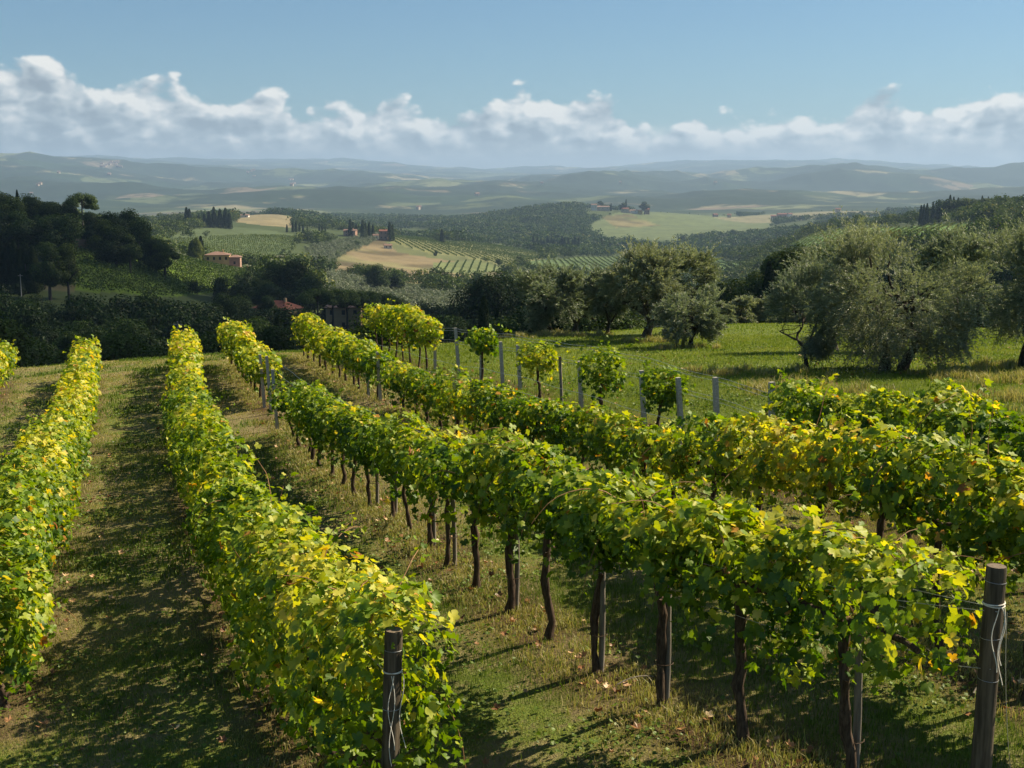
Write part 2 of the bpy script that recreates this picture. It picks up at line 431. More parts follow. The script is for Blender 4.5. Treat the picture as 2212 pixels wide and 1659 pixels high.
green = np.where(gy < 90, sstep(gx + .36 * gy, 7.6, 10.5), 0)      # lush grass beyond the last row, dry grass between the rows
# ground mesh material
gm = bpy.data.materials.new('ground'); gm.use_nodes = True; g = NT(gm.node_tree)
bsdf = g.n['Principled BSDF']; bsdf.inputs['Roughness'].default_value = 0.95; bsdf.inputs['Specular IOR Level'].default_value = 0.1
P = g.node('ShaderNodeNewGeometry').outputs['Position']
nA = g.noise(P, 0.9, 6, 0.6); nB = g.noise(P, 9.0, 5, 0.65); nC = g.noise(P, 45.0, 3, 0.6)
dry = g.mix(nB, c3(.150, .120, .055), c3(.290, .240, .115))
grn = g.mix(nB, c3(.060, .095, .014), c3(.165, .205, .035))
gf = g.math('ADD', g.ss(g.math('ADD', nA, g.math('MULTIPLY', g.math('SUBTRACT', nB, .5), .5)), .40, .62), g.attr('green'), clamp=True)
nc = g.mix(gf, dry, grn)
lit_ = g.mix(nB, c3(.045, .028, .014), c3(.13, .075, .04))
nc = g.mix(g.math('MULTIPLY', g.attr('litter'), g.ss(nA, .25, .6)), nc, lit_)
nc = g.mix(g.math('MULTIPLY', nC, .35), nc, c3(.03, .03, .012))
P2 = g.scale(P, (1, 1, 0))
vor = g.node('ShaderNodeTexVoronoi'); g.set(vor.inputs['Vector'], g.vadd(g.scale(P2, (.0036, .0042, 0)), g.scale(g.noise(P2, .002, 3, .5, 1), (1.6, 1.6, 0)))); vor.inputs['Scale'].default_value = 1.0
sv = g.node('ShaderNodeSeparateColor'); g.set(sv.inputs[0], vor.outputs['Color'])
fc = g.ramp(sv.outputs[0], [(0, (.022, .040, .018)), (.38, (.030, .050, .020)), (.44, (.08, .10, .045)), (.62, (.13, .145, .07)), (.70, (.19, .17, .10)), (.80, (.15, .12, .08)), (.86, (.035, .05, .02))], 'CONSTANT')
wd = g.ss(g.noise(P2, .0013, 6, .62), .44, .50)
wd2 = g.ss(g.noise(P2, .012, 4, .65), .52, .60)
fc = g.mix(wd, fc, g.mix(g.noise(P2, .02, 3), c3(.008, .016, .008), c3(.024, .040, .018)))
fc = g.mix(g.math('MULTIPLY', wd2, .8), fc, c3(.02, .035, .016))
cvr = g.mix(g.attr('far'), g.mix(g.math('MULTIPLY', g.noise(P2, .35, 4, .7), .6), g.attr('cover', 0), c3(.03, .035, .014)), fc)
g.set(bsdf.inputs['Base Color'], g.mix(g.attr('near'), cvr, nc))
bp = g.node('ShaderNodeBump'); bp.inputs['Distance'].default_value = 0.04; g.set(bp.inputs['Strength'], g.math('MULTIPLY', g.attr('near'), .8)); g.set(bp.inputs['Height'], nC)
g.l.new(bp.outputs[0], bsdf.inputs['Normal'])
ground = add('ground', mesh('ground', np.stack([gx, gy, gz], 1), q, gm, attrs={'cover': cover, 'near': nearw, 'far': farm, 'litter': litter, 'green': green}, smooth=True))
tag(ground, kind='structure')
# ---------------------------------------------------------------- materials
def leafmat(name, pts, trans=0.4, gloss=0.25, rough=0.45, tcol=(1.25, 1.15, .35), back=None, vary=((0, (.86, .92, .9)), (1, (1.1, 1.05, .95)))):
    m = bpy.data.materials.new(name); m.use_nodes = True; t = NT(m.node_tree); t.n.clear()
    o = t.node('ShaderNodeOutputMaterial')
    col = t.ramp(t.attr('tint'), pts)
    ob = t.node('ShaderNodeObjectInfo').outputs['Random']
    col = t.mix(1.0, col, t.ramp(ob, vary), 'MULTIPLY')
    fcol = col
    if back is not None: fcol = t.mix(t.math('MULTIPLY', t.node('ShaderNodeNewGeometry').outputs['Backfacing'], .8), col, c3(*back))
    d = t.node('ShaderNodeBsdfDiffuse', i_Color=fcol)
    tr = t.node('ShaderNodeBsdfTranslucent', i_Color=t.mix(1.0, col, c3(*tcol), 'MULTIPLY'))
    mx = t.node('ShaderNodeMixShader'); mx.inputs[0].default_value = trans; t.l.new(d.outputs[0], mx.inputs[1]); t.l.new(tr.outputs[0], mx.inputs[2])
    gl = t.node('ShaderNodeBsdfGlossy'); gl.inputs['Roughness'].default_value = rough; gl.inputs['Color'].default_value = (1, 1, .95, 1)
    m2 = t.node('ShaderNodeMixShader'); m2.inputs[0].default_value = gloss; t.l.new(mx.outputs[0], m2.inputs[1]); t.l.new(gl.outputs[0], m2.inputs[2])
    t.l.new(m2.outputs[0], o.inputs[0])
    return m
def solid(name, c1, c2, scale=20, rough=.85, stretch=(1, 1, 1), bump=.0, spec=.2, detail=5, metal=0):
    m = bpy.data.materials.new(name); m.use_nodes = True; t = NT(m.node_tree); b = t.n['Principled BSDF']
    tcx = t.node('ShaderNodeTexCoord').outputs['Object']
    n = t.noise(t.scale(tcx, stretch), scale, detail, .65)
    t.set(b.inputs['Base Color'], t.mix(t.ss(n, .3, .7), c3(*c1), c3(*c2)))
    b.inputs['Roughness'].default_value = rough; b.inputs['Specular IOR Level'].default_value = spec; b.inputs['Metallic'].default_value = metal
    if bump:
        bp = t.node('ShaderNodeBump'); bp.inputs['Strength'].default_value = 1.0; bp.inputs['Distance'].default_value = bump
        t.set(bp.inputs['Height'], n); t.l.new(bp.outputs[0], b.inputs['Normal'])
    return m
M = {}
M['vine'] = leafmat('vine_leaf', [(0, (.030, .075, .010)), (.28, (.045, .108, .008)), (.50, (.160, .245, .012)), (.68, (.42, .43, .045)), (.84, (.62, .50, .09)), (.88, (.58, .44, .06)), (.95, (.50, .26, .05)), (1.0, (.20, .07, .025))], .42, .020, .52, (1.70, 1.55, .18))
M['grass'] = leafmat('grass', [(0, (.035, .070, .010)), (.32, (.105, .17, .018)), (.55, (.22, .27, .045)), (.75, (.31, .27, .11)), (1, (.46, .38, .20))], .35, .02, .5, (1.1, 1.1, .5))
M['olive'] = leafmat('olive_leaf', [(0, (.055, .070, .036)), (.5, (.145, .178, .122)), (.8, (.26, .295, .22)), (1, (.42, .44, .35))], .34, .035, .48, (1.0, 1.05, .5), back=(.17, .19, .14))
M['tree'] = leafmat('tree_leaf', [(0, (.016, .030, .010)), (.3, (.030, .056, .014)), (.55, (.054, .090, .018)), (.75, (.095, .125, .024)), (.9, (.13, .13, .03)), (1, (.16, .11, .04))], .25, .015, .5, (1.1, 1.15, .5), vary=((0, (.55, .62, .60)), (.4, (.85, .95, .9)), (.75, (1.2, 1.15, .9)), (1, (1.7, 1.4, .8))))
M['dead'] = leafmat('fallen_leaf', [(0, (.10, .045, .02)), (.5, (.26, .12, .05)), (.8, (.42, .24, .12)), (1, (.55, .42, .25))], .1, .03, .5, (1, .8, .5))
M['bark'] = solid('vine_bark', (.035, .024, .017), (.11, .078, .055), 60, .95, (1, 1, .18), .006, .1)
M['oliveb'] = solid('olive_bark', (.030, .026, .021), (.085, .075, .062), 14, .95, (1, 1, .35), .03, .1)
M['wood'] = solid('post_wood', (.038, .030, .020), (.150, .118, .080), 26, .9, (1, 1, .07), .010, .2, 8)
M['wood2'] = solid('post_wood_pale', (.10, .075, .045), (.23, .175, .115), 34, .85, (1, 1, .05), .003, .25)
M['endgrain'] = solid('end_grain', (.10, .075, .05), (.19, .15, .11), 50, .9)
M['stake'] = solid('stake_wood', (.11, .095, .075), (.24, .21, .17), 40, .9, (1, 1, .08), .002)
M['concrete'] = solid('concrete', (.27, .25, .22), (.42, .39, .34), 35, .9, (1, 1, 1), .002)
M['wire'] = solid('wire', (.38, .38, .37), (.5, .5, .48), 5, .35, metal=.7, spec=.5)
M['twine'] = solid('twine', (.62, .58, .50), (.78, .74, .66), 90, .9)
M['cane'] = solid('cane', (.16, .07, .03), (.30, .17, .07), 50, .7)
M['pipe'] = solid('pipe', (.38, .42, .42), (.5, .53, .52), 8, .5)

# ---------------------------------------------------------------- leaf templates (unit: half width about 1), drooping tip towards +y
def lobed(half, base):
    A_ = [(math.radians(a_), r) for a_, r in half]
    pts_ = [(r * math.sin(t), r * math.cos(t)) for t, r in A_] + [(0, -base)] + [(-r * math.sin(t), r * math.cos(t)) for t, r in A_[1:][::-1]]
    V = np.array([(0.0, -base * .6)] + pts_); n = len(pts_)
    Fc = np.array([[0, 1 + k, 1 + (k + 1) % n] for k in range(n)])[:, ::-1]
    return V, Fc
LEAF = [lobed([(0,1.05),(10,.86),(16,.84),(26,.60),(36,.80),(46,.90),(56,1.0),(68,.86),(80,.66),(94,.80),(110,.88),(126,.84),(146,.72),(163,.62)], .22),
        lobed([(0,1.05),(26,.62),(55,1.0),(82,.66),(115,.88),(158,.66)], .22)]
v_ = np.array([(0, 1.05), (.80, .45), (.72, -.45), (0, -.30), (-.72, -.45), (-.80, .45)])
LEAF.append((v_, np.array([[0, 3, 1], [1, 3, 2], [0, 5, 3], [5, 4, 3]])))
def leaves(Pc, N, D, size, lod, tint, cup=None):
    """place leaves: centres, normals, tip directions"""
    T, Fc = LEAF[lod]; n = len(Pc); k = len(T)
    N = norm(N); D = norm(D - (D * N).sum(1)[:, None] * N); S = np.cross(D, N)
    cup = rng.uniform(-.35, .25, n) if cup is None else cup
    fold = rng.uniform(0, .45, n)
    x = T[:, 0][None] * size[:, None]; y = T[:, 1][None] * size[:, None]
    r2 = (T[:, 0] ** 2 + T[:, 1] ** 2)[None]
    z = (cup[:, None] * r2 + fold[:, None] * abs(T[:, 0])[None] - .18 * (T[:, 1] ** 2 * (T[:, 1] > 0))[None]
         + .10 * np.sin(T[:, 0] * 5)[None] * rng.uniform(-1, 1, n)[:, None]) * size[:, None]
    V = Pc[:, None] + x[..., None] * S[:, None] + y[..., None] * D[:, None] + z[..., None] * N[:, None]
    return V.reshape(-1, 3), (Fc[None] + (np.arange(n) * k)[:, None, None]).reshape(-1, 3), np.repeat(tint, k)

def grey(name, c1, c2, sc=.4): return solid(name, c1, c2, sc, .9)
M['plaster_y'] = grey('plaster_yellow', (.42, .30, .13), (.52, .38, .18)); M['plaster_p'] = grey('plaster_pink', (.30, .19, .14), (.38, .24, .18))
M['plaster_w'] = grey('plaster_white', (.55, .50, .42), (.68, .62, .52)); M['stone'] = grey('stone', (.34, .27, .20), (.46, .37, .28))
M['plaster_b'] = grey('plaster_brown', (.32, .21, .11), (.40, .27, .15))
M['tile'] = solid('roof_tile', (.15, .095, .075), (.24, .15, .11), 3, .9); M['tile_r'] = solid('roof_tile_red', (.15, .055, .038), (.22, .085, .055), 3, .9)
M['tile_d'] = solid('roof_tile_dark', (.07, .05, .045), (.12, .09, .08), 3, .9)
M['dark'] = solid('window_dark', (.02, .02, .02), (.04, .035, .03), 3, .4); M['white'] = solid('white_paint', (.7, .7, .7), (.8, .8, .8), 3, .5)
M['clay'] = solid('bare_clay', (.36, .20, .13), (.50, .32, .21), .5, 1.0)
cm_ = bpy.data.materials.new('cloud'); cm_.use_nodes = True; t_ = NT(cm_.node_tree); t_.n.clear()
o_ = t_.node('ShaderNodeOutputMaterial'); a_ = t_.node('ShaderNodeBsdfDiffuse'); a_.inputs[0].default_value = (.9, .9, .9, 1); b_ = t_.node('ShaderNodeBsdfTranslucent'); b_.inputs[0].default_value = (.9, .9, .9, 1)
m_ = t_.node('ShaderNodeMixShader'); m_.inputs[0].default_value = .4; t_.l.new(a_.outputs[0], m_.inputs[1]); t_.l.new(b_.outputs[0], m_.inputs[2]); d_m = t_.node('ShaderNodeMixShader'); d_m.inputs[0].default_value = .51; t_.l.new(m_.outputs[0], d_m.inputs[1]); t_.l.new(t_.node('ShaderNodeBsdfTransparent').outputs[0], d_m.inputs[2]); t_.l.new(d_m.outputs[0], o_.inputs[0]); M['cloud'] = cm_
# ---------------------------------------------------------------- vines
class Line:
    def __init__(s, pts):
        s.p = np.array(pts, float); d = np.hypot(*np.diff(s.p, axis=0).T); s.s = np.concatenate([[0], np.cumsum(d)]); s.L = s.s[-1]
    def at(s, t): return np.stack([np.interp(t, s.s, s.p[:, 0]), np.interp(t, s.s, s.p[:, 1])], -1)
    def dir(s, t): d = s.at(np.asarray(t) + .6) - s.at(np.asarray(t) - .6); return norm(d)
    def t_of_y(s, y):
        o = np.argsort(s.p[:, 1]); return float(np.interp(y, s.p[o, 1], s.s[o]))
LN = [Line(p) for p in ROWLINES]
def lod_of(Y): return 0 if Y < 13 else (1 if Y < 27 else 2)
def make_vine(line, t, seed, top=1.75, bot=.95, hw=.42, length=1.1, yellow=.5, dens=1.0, shoots=7, label='', group='', stake=None, bare=0.0, head=False, lean=0.0, hang=.25):
    """one grapevine: trunk with cordon arms, leaf canopy, shoots"""
    c = line.at(t); dr = line.dir(t); ac = np.array([dr[1], -dr[0]])
    z0 = g1(*c); Y = c[1]; lod = lod_of(Y)
    root = empty('grapevine', (c[0], c[1], z0)); tag(root, label, 'grapevine', group)
    loc = lambda a_, s_, z_: np.stack([a_ * dr[0] + s_ * ac[0], a_ * dr[1] + s_ * ac[1], z_], -1)
    r = rng
    # trunk and arms
    tb = MB(); seg = 9 if lod == 0 else 6
    nz = 11 if lod < 2 else 6; zz = np.linspace(-.10, bot + .12, nz)
    wx = np.cumsum(r.normal(0, .012, nz)) + lean * zz; wy = np.cumsum(r.normal(0, .016, nz))
    rad_ = np.interp(zz, [-.1, .06, .3, 1.1], [.052, .034, .028, .030]) * r.uniform(.9, 1.25) * (1 + .18 * np.sin(zz * 23 + r.uniform(0, 6)))
    tp = loc(wx, wy, zz); tb.tube(tp, rad_, seg, wob=.18 if lod == 0 else 0)
    if stake is not False and lod == 0:     # second, thinner stem twisting round
        tb.tube(loc(wx + .035 * np.sin(zz * 5), wy + .035 * np.cos(zz * 5), zz)[:8], .017, 6, wob=.2)
    for sgn in (-1, 1):
        if head: sgn *= .45
        n = 7; aa = np.linspace(0, sgn * length * .52, n)
        arm = loc(aa + tp[-1] @ np.array([dr[0], dr[1], 0]), wy[-1] + np.cumsum(r.normal(0, .012, n)), bot + .10 + .05 * np.sin(np.linspace(0, 3, n)) + np.cumsum(r.normal(0, .012, n)))
        tb.tube(arm, np.linspace(.030, .018, n), seg, wob=.2)
    add('trunk', tb.me('trunk', M['bark'], smooth=True), root)
    # canopy
    dn = {0: 1120, 1: 680, 2: 390}[lod] * dens; sz = {0: .048, 1: .055, 2: .070}[lod]
    n = int(dn * length * (1 - bare) * r.uniform(.68, 1.08))
    H_ = top - bot; zc = bot + H_ * .5
    a_ = r.uniform(-.58, .58, n) * length
    glob = t + a_
    th = vnoise(glob * 1.3 + seed * 50, glob * 0 + 3, 1); th2 = vnoise(glob * 3.1 + seed * 20, glob * 0, 2)
    hh = H_ * .5 * (.62 + .55 * th + .45 * (th2 - .5)); ww = hw * (.52 + .62 * vnoise(glob * 1.4, glob * 0 + seed, 4))
    ph = r.uniform(0, 2 * np.pi, n)
    rho = 1 - .62 * r.uniform(0, 1, n) ** 1.9
    if head: e_ = np.sqrt(np.maximum(0.06, 1 - (a_ / (length * .6)) ** 2)); hh = hh * (.45 + .5 * e_) * r.uniform(.75, 1.1, n); ww = ww * (.4 + .6 * e_)
    sx_ = ww * np.sign(np.cos(ph)) * abs(np.cos(ph)) ** .75 * rho
    zz = zc + (hh * np.where(np.sin(ph) > 0, 1, 1.0)) * np.sign(np.sin(ph)) * abs(np.sin(ph)) ** .8 * rho
    hg = (r.uniform(0, 1, n) < hang) & (np.sin(ph) < .2)
    zz[hg] -= r.uniform(0, .38, hg.sum()) * (.4 + vnoise(glob[hg] * 2.5, glob[hg] * 0, 8 + seed))
    side = loc(a_ * 0, np.cos(ph), np.sin(ph)); rz_ = r.normal(0, 1, (n, 3))
    N = side * .75 + np.array([0, 0, .45]) + rz_ * .50
    D = np.array([0, 0, -1.0]) + side * .35 + r.normal(0, .45, (n, 3))
    up = np.clip((zz - bot) / H_, 0, 1)
    yl = yellow + .34 * (vnoise(glob * .8, zz * 2.0 + seed, 12) - .5) + .20 * (vnoise(glob * 5, zz * 5, 13) - .5)
    tint = np.clip(yl * .74 + .015 + .15 * up + r.normal(0, .10, n), 0, .99)
    od = r.uniform(0, 1, n); tint = np.where(od < (.05 if seed in (6, 4) else .018) + .08 * max(0, yellow - .55), r.uniform(.78, 1, n), tint)
    Pc = loc(a_, sx_, zz); size = sz * r.uniform(.42, 1.35, n)
    PP, NN, DD, SS, TT = [Pc], [N], [D], [size], [tint]
    cb = MB()
    for k in range(shoots if lod < 2 else max(1, shoots // 2)):
        lowk = r.uniform() < .35
        b = loc(r.uniform(-.5, .5) * length, r.uniform(-.8, .8) * hw, zc + hh.mean() * (r.uniform(-.6, .0) if lowk else r.uniform(.2, .9)))
        m = 9; L = r.uniform(.35, .85) if lod == 0 else r.uniform(.2, .42) * (1.5 if head else 1)
        kind = .9 if lowk else r.uniform()
        d = np.array([ac[0], ac[1], 0]) * r.uniform(-1, 1) + np.array([dr[0], dr[1], 0]) * r.uniform(-.8, .8) + np.array([0, 0, .9 if kind < .45 else .25])
        d = d / np.linalg.norm(d); path = [b]
        for q_ in range(m - 1):
            d = d + np.array([0, 0, -.13 if kind < .45 else -.30]) + r.normal(0, .09, 3); d /= np.linalg.norm(d); path.append(path[-1] + d * L / (m - 1))
        path = np.array(path)
        if lod == 0: cb = MB(); cb.tube(path, np.linspace(.005, .002, m), 4, cap=False); add('cane', cb.me('cane', M['cane']), root)
        idx = r.integers(2, m, 9 if lod < 2 else 5)
        PP.append(path[idx] + r.normal(0, .045 if lod == 0 else .02, (len(idx), 3))); NN.append(r.normal(0, .5, (len(idx), 3)) + np.array([0, 0, .7]) + side[:1] * 0)
        DD.append(np.tile(np.array([0, 0, -.8]), (len(idx), 1)) + d + r.normal(0, .5, (len(idx), 3))); SS.append(sz * r.uniform(.5, 1.0, len(idx))); TT.append(np.clip(yellow * .6 + .2 + r.normal(0, .07, len(idx)), 0, .85))
    V, Fc, T = leaves(np.concatenate(PP), np.concatenate(NN), np.concatenate(DD), np.concatenate(SS), lod, np.concatenate(TT))
    add('foliage', mesh('foliage', V, Fc, M['vine'], attrs={'tint': T}, smooth=lod == 0), root)
    return root
ORD = ['first', 'second', 'third', 'fourth', 'fifth', 'sixth', 'seventh', 'eighth', 'ninth', 'tenth', 'eleventh', 'twelfth', 'thirteenth', 'fourteenth', 'fifteenth', 'sixteenth', 'seventeenth', 'eighteenth', 'nineteenth', 'twentieth']
def ordinal(k):
    if k < 20: return ORD[k]
    tens = {2: 'twenty', 3: 'thirty', 4: 'forty'}[(k + 1) // 10]; u = (k + 1) % 10
    return {2: 'twentieth', 3: 'thirtieth', 4: 'fortieth'}[(k + 1) // 10] if u == 0 else tens + '-' + ORD[u - 1]
VP = {}
def row(line, Y0, Y1, step, prof_, hw, where, group, seed, yel, **kw):
    """vines from distance Y0 to Y1; prof_: list of (Y, top, bottom)"""
    VP[where] = []; t = line.t_of_y(Y0); t1 = line.t_of_y(Y1); k = 0; pr = np.array(prof_)
    while t < t1:
        Y = line.at(t)[1]
        top = np.interp(Y, pr[:, 0], pr[:, 1]); bot = np.interp(Y, pr[:, 0], pr[:, 2])
        yl = np.interp(Y, [p[0] for p in yel], [p[1] for p in yel]) + rng.uniform(-.07, .07)
        tone = 'dark green' if yl < .42 else ('yellow-green' if yl < .62 else 'golden yellow')
        if seed == 1 and k < 2: kw = dict(kw, hang=.55, dens=1.0)
        elif seed == 1: kw = dict(kw, hang=.26, dens=1.0)
        make_vine(line, t, seed, top + rng.uniform(-.20, .10), bot + rng.uniform(-.05, .05) - (.12 if seed == 1 and k < 2 else 0), hw, step * 1.12, yl,
                  label=f'{tone} grapevine, {ordinal(k)} {where}', group=group, **kw)
        VP[where].append(t); t += step * rng.uniform(.93, 1.07); k += 1
c_, b_, a_l, o_, d_, e_ = LN
row(c_, 7.45, 25.3, .97, [(7, 1.50, 1.12), (7.4, 1.66, 1.16), (8, 1.74, 1.20), (11, 1.74, 1.14), (12.8, 1.58, .95), (15, 1.40, .78), (20, 1.34, .66), (25, 1.26, .55)], .44, 'from the right-hand round post in the middle row', 'vines of the middle row', 1,
    [(7, .62), (9, .50), (12, .46), (18, .40), (25, .44)], hang=.35)
row(c_, 29.5, 38.6, 1.0, [(29, 1.42, .62), (38, 1.42, .62)], .42, 'beyond the grey posts at the far end of the middle row', 'vines at the far end of the middle row', 2, [(29, .62), (38, .70)])
row(b_, 7.92, 38.3, .98, [(7, 2.04, .40), (8.4, 1.94, .36), (10, 1.72, .30), (13, 1.56, .26), (20, 1.42, .22), (38, 1.28, .20)], .46, 'from the left-hand round post in its row', 'vines of the row behind the left-hand round post', 3,
    [(7, .56), (9, .60), (12, .60), (18, .54), (28, .56), (38, .66)], hang=.55, shoots=7, dens=1.15)
row(a_l, 10.6, 36.6, 1.0, [(10, 1.66, .24), (15, 1.55, .22), (20, 1.45, .20), (37, 1.32, .20)], .42, 'from the near end of the row at the left edge', 'vines of the left row', 4,
    [(10, .46), (15, .46), (22, .56), (37, .66)], hang=.55, dens=1.05)
row(o_, 33.0, 37.2, 1.0, [(30, 1.35, .45)], .46, 'in the outermost left row beside the picture edge', 'vines of the outermost left row', 5, [(30, .6)])
row(d_, 7.75, 26.4, .98, [(8, 1.70, 1.02), (10.5, 1.80, 1.05), (12, 1.62, .95), (13.7, 1.34, .75), (16, 1.10, .55), (19, 1.02, .45), (22, 1.04, .45), (26, 1.06, .45)], .44, 'from the right edge in the golden second row', 'vines of the row behind the middle row', 6,
    [(8, .48), (10, .58), (12, .62), (15, .48), (20, .38), (26, .44)], hang=.35)
row(d_, 28.2, 39.6, 1.0, [(28, 1.30, .60), (40, 1.40, .60)], .44, 'beyond the leaning grey post in the second row', 'vines at the far end of the second row', 7, [(28, .55), (34, .70), (40, .74)])
row(e_, 9.4, 15.8, .98, [(9, 1.70, .95), (12, 1.72, .95), (13.6, 1.62, .9), (16, 1.42, .8)], .42, 'from the right edge in the rearmost row', 'vines of the rearmost row', 8, [(9, .40), (16, .42)])
row(e_, 33.4, 41.2, 1.05, [(33, 1.62, .70), (42, 1.62, .72)], .46, 'in the tall golden clump at the far end', 'vines of the golden clump', 9, [(33, .78), (36, .64), (42, .60)], dens=1.2)
for (Y, tp, bt, hw, ln, yl, lb) in [(28.4, 1.36, .66, .42, 1.0, .50, 'lone round vine on its trunk between two grey posts, nearest the golden clump'),
                                    (24.6, 1.16, .58, .38, .95, .60, 'lone yellowish vine with sparse leaves beside the brown post'),
                                    (21.3, 1.16, .52, .44, 1.05, .34, 'lone dark bushy vine standing between grey posts in the wire fence'),
                                    (19.0, 1.20, .5, .30, .62, .42, 'lone small dark vine leaning against a grey post, nearest the bare wires')]:
    make_vine(e_, e_.t_of_y(Y), 20 + Y, tp, bt, hw, ln, yl, label=lb, dens=1.1, head=True, shoots=18, hang=.3)

# ---------------------------------------------------------------- posts
def round_post(px, Y, topy, r, label, mat, lean, wraps):
    x, y, z = at(px, Y) if px else (0, 0, 0)
    zt = zpix(topy, Y); h_ = zt - z
    o = empty('round_post', (x, y, z)); tag(o, label, 'post')
    b = MB(); zz = np.array([-.25, 0, .3, .7, 1.1, h_ - .06, h_ - .015, h_]); rr = r * np.array([1.06, 1.05, 1.02, 1.0, .99, .985, .97, .93])
    b.tube(np.stack([lean * zz, zz * 0, zz], 1), rr, 40, cap=False, wob=.012)
    add('shaft', b.me('shaft', mat, smooth=True), o)
    b = MB(); an = np.arange(40) / 40 * 2 * np.pi
    V = np.concatenate([[[lean * h_, 0, h_ - .001]], np.stack([lean * h_ + np.cos(an) * r * .93, np.sin(an) * r * .93, np.full(40, h_ - .002)], 1)])
    b.put(V, np.array([[0, 1 + k, 1 + (k + 1) % 40] for k in range(40)])); add('end_grain', b.me('end_grain', M['endgrain']), o)
    for zw, nturn, rad_, m in wraps:
        b = MB(); n = 26 * nturn; t = np.linspace(0, 2 * np.pi * nturn, n)
        b.tube(np.stack([lean * zw + np.cos(t) * (r + rad_ * .8), np.sin(t) * (r + rad_ * .8), zw + .012 * np.sin(t * .37 + zw * 9) + t / 6.28 * .006], 1), rad_, 5)
        if m == 'twine':                   # loose ends hanging down
            for k in range(3):
                s_ = np.linspace(0, 1, 12); a0 = rng.uniform(-1.9, -.6)
                b.tube(np.stack([lean * zw + (r + .006 + .02 * s_) * math.cos(a0) + .02 * np.sin(s_ * 6 + k), (r + .008 + .03 * s_) * math.sin(a0) + 0 * s_, zw - s_ * rng.uniform(.25, .6)], 1), rad_ * .8, 4)
        add('twine' if m == 'twine' else 'wire_wrap', b.me('wrap', M[m]), o)
    return o, h_, (x, y, z)
hp1 = round_post(2110, 7.0, 1222, .060, 'thick round wooden post wound with white twine at the right edge', M['wood'], .012,
           [(1.52, 1, .0015, 'wire'), (1.38, 3, .0035, 'twine'), (1.18, 1, .0015, 'wire'), (.92, 1, .0015, 'wire')])
hp2 = round_post(838, 7.42, 1360, .059, 'dark round wooden post rising among the leaves of the nearest vine', M['wood'], .040,
           [(1.42, 1, .0015, 'wire'), (1.28, 2, .0028, 'twine'), (1.05, 1, .0015, 'wire')])
def slab_post(px, Y, topy, label, group, mat='concrete', wd=.075, tilt=.0, line=None):
    x, y, z = at(px, Y); v = zpix(topy, Y) - z
    dr = line.dir(line.t_of_y(Y)) if line else (0, 1); rz = math.atan2(-dr[0], dr[1])
    b = MB()
    if mat == 'concrete':
        b.box((0, 0, (v - .2) / 2), (wd, wd * .9, v + .2), rz, top=.9)
        me = b.me('post', M[mat])
    else:
        zz = np.linspace(-.2, v, 6); b.tube(np.stack([0 * zz, 0 * zz, zz], 1), wd / 2, 10, wob=.05); me = b.me('post', M[mat], smooth=True)
    o = add('trellis_post', me, None, (x, y, z), (0, tilt, 0))
    tag(o, label, 'post', group); return o, (x, y, z, v)
posts_e = []
for px, Y, ty, lb, mt, tl in [
    (940, 33.2, 742, 'short grey post under the golden vine clump', 'concrete', 0),
    (992, 30.4, 708, 'tallest grey post, right of the golden vine clump', 'concrete', -.07),
    (1040, 28.6, 738, 'thin grey post hidden in the first lone vine', 'concrete', 0),
    (1086, 27.4, 738, 'grey post just right of the first lone vine', 'concrete', -.05),
    (1124, 26.2, 745, 'grey post left of the sparse yellowish lone vine', 'concrete', -.06),
    (1214, 23.4, 770, 'brown wooden post between two lone vines', 'stake', -.05),
    (1256, 22.4, 780, 'grey post left of the dark bushy lone vine', 'concrete', -.05),
    (1392, 19.9, 800, 'grey post right of the dark bushy lone vine', 'concrete', -.07),
    (1473, 18.6, 815, 'grey post touching the small leaning lone vine', 'concrete', -.08),
    (1551, 17.5, 815, 'grey post between the two bare wire spans', 'concrete', -.06),
    (1668, 16.1, 825, 'grey post where the bare wires meet the rearmost row', 'concrete', -.04),
    (1942, 13.4, 885, 'grey post half sunk in the leaves of the rearmost row', 'concrete', -.04)]:
    posts_e.append(slab_post(px, Y, ty, lb, 'posts of the wire fence', mt, .075 if mt == 'concrete' else .06, tl, e_))
for px, Y, ty, lb, ln in [
    (571, 29.0, 766, 'pale post at the gap in the middle row, left of three', c_), (586, 28.0, 769, 'pale post at the gap in the middle row, between two others', c_),
    (599, 26.0, 798, 'pale post at the gap in the middle row, right of three', c_),
    (822, 28.0, 760, 'leaning grey post at the gap in the second row', d_), (797, 28.8, 800, 'short stake beside the leaning post in the second row', d_),
    (988, 22.6, 822, 'pale grey post rising out of the second row', d_)]:
    slab_post(px, Y, ty, lb, 'posts standing in the vine rows', 'concrete', .07 if 'stake' not in lb else .05, -.05, ln)
# stakes tied to the trunks of the middle row
for k, t in enumerate(VP['from the right-hand round post in the middle row'][:12]):
    if k in (1, 4, 6, 9): continue
    p_ = c_.at(t); z = g1(*p_); b = MB(); L = 1.15; zz = np.linspace(-.15, L, 7); rr_ = .026
    b.tube(np.stack([.006 * np.sin(zz * 5), 0 * zz, zz], 1), rr_, 9, wob=.06)
    for zw in (.35, .78):
        a_ = np.linspace(0, 6.28, 14); b2 = MB(); b2.tube(np.stack([-.03 + np.cos(a_) * .075, -.02 + np.sin(a_) * .065, zw + 0 * a_], 1), .004, 4, cap=False)
        if zw == .35: ties = b2
    o = add('vine_stake', b.me('vine_stake', M['stake'], smooth=True), None, (p_[0] + .045, p_[1] + .035, z), (0, rng.uniform(-.02, .02), 0)); add('tie', ties.me('tie', M['bark']), o)
    tag(o, f'pale wooden stake behind a vine trunk, {ordinal(k)} from the right-hand round post', 'stake', 'stakes tied to the vine trunks')
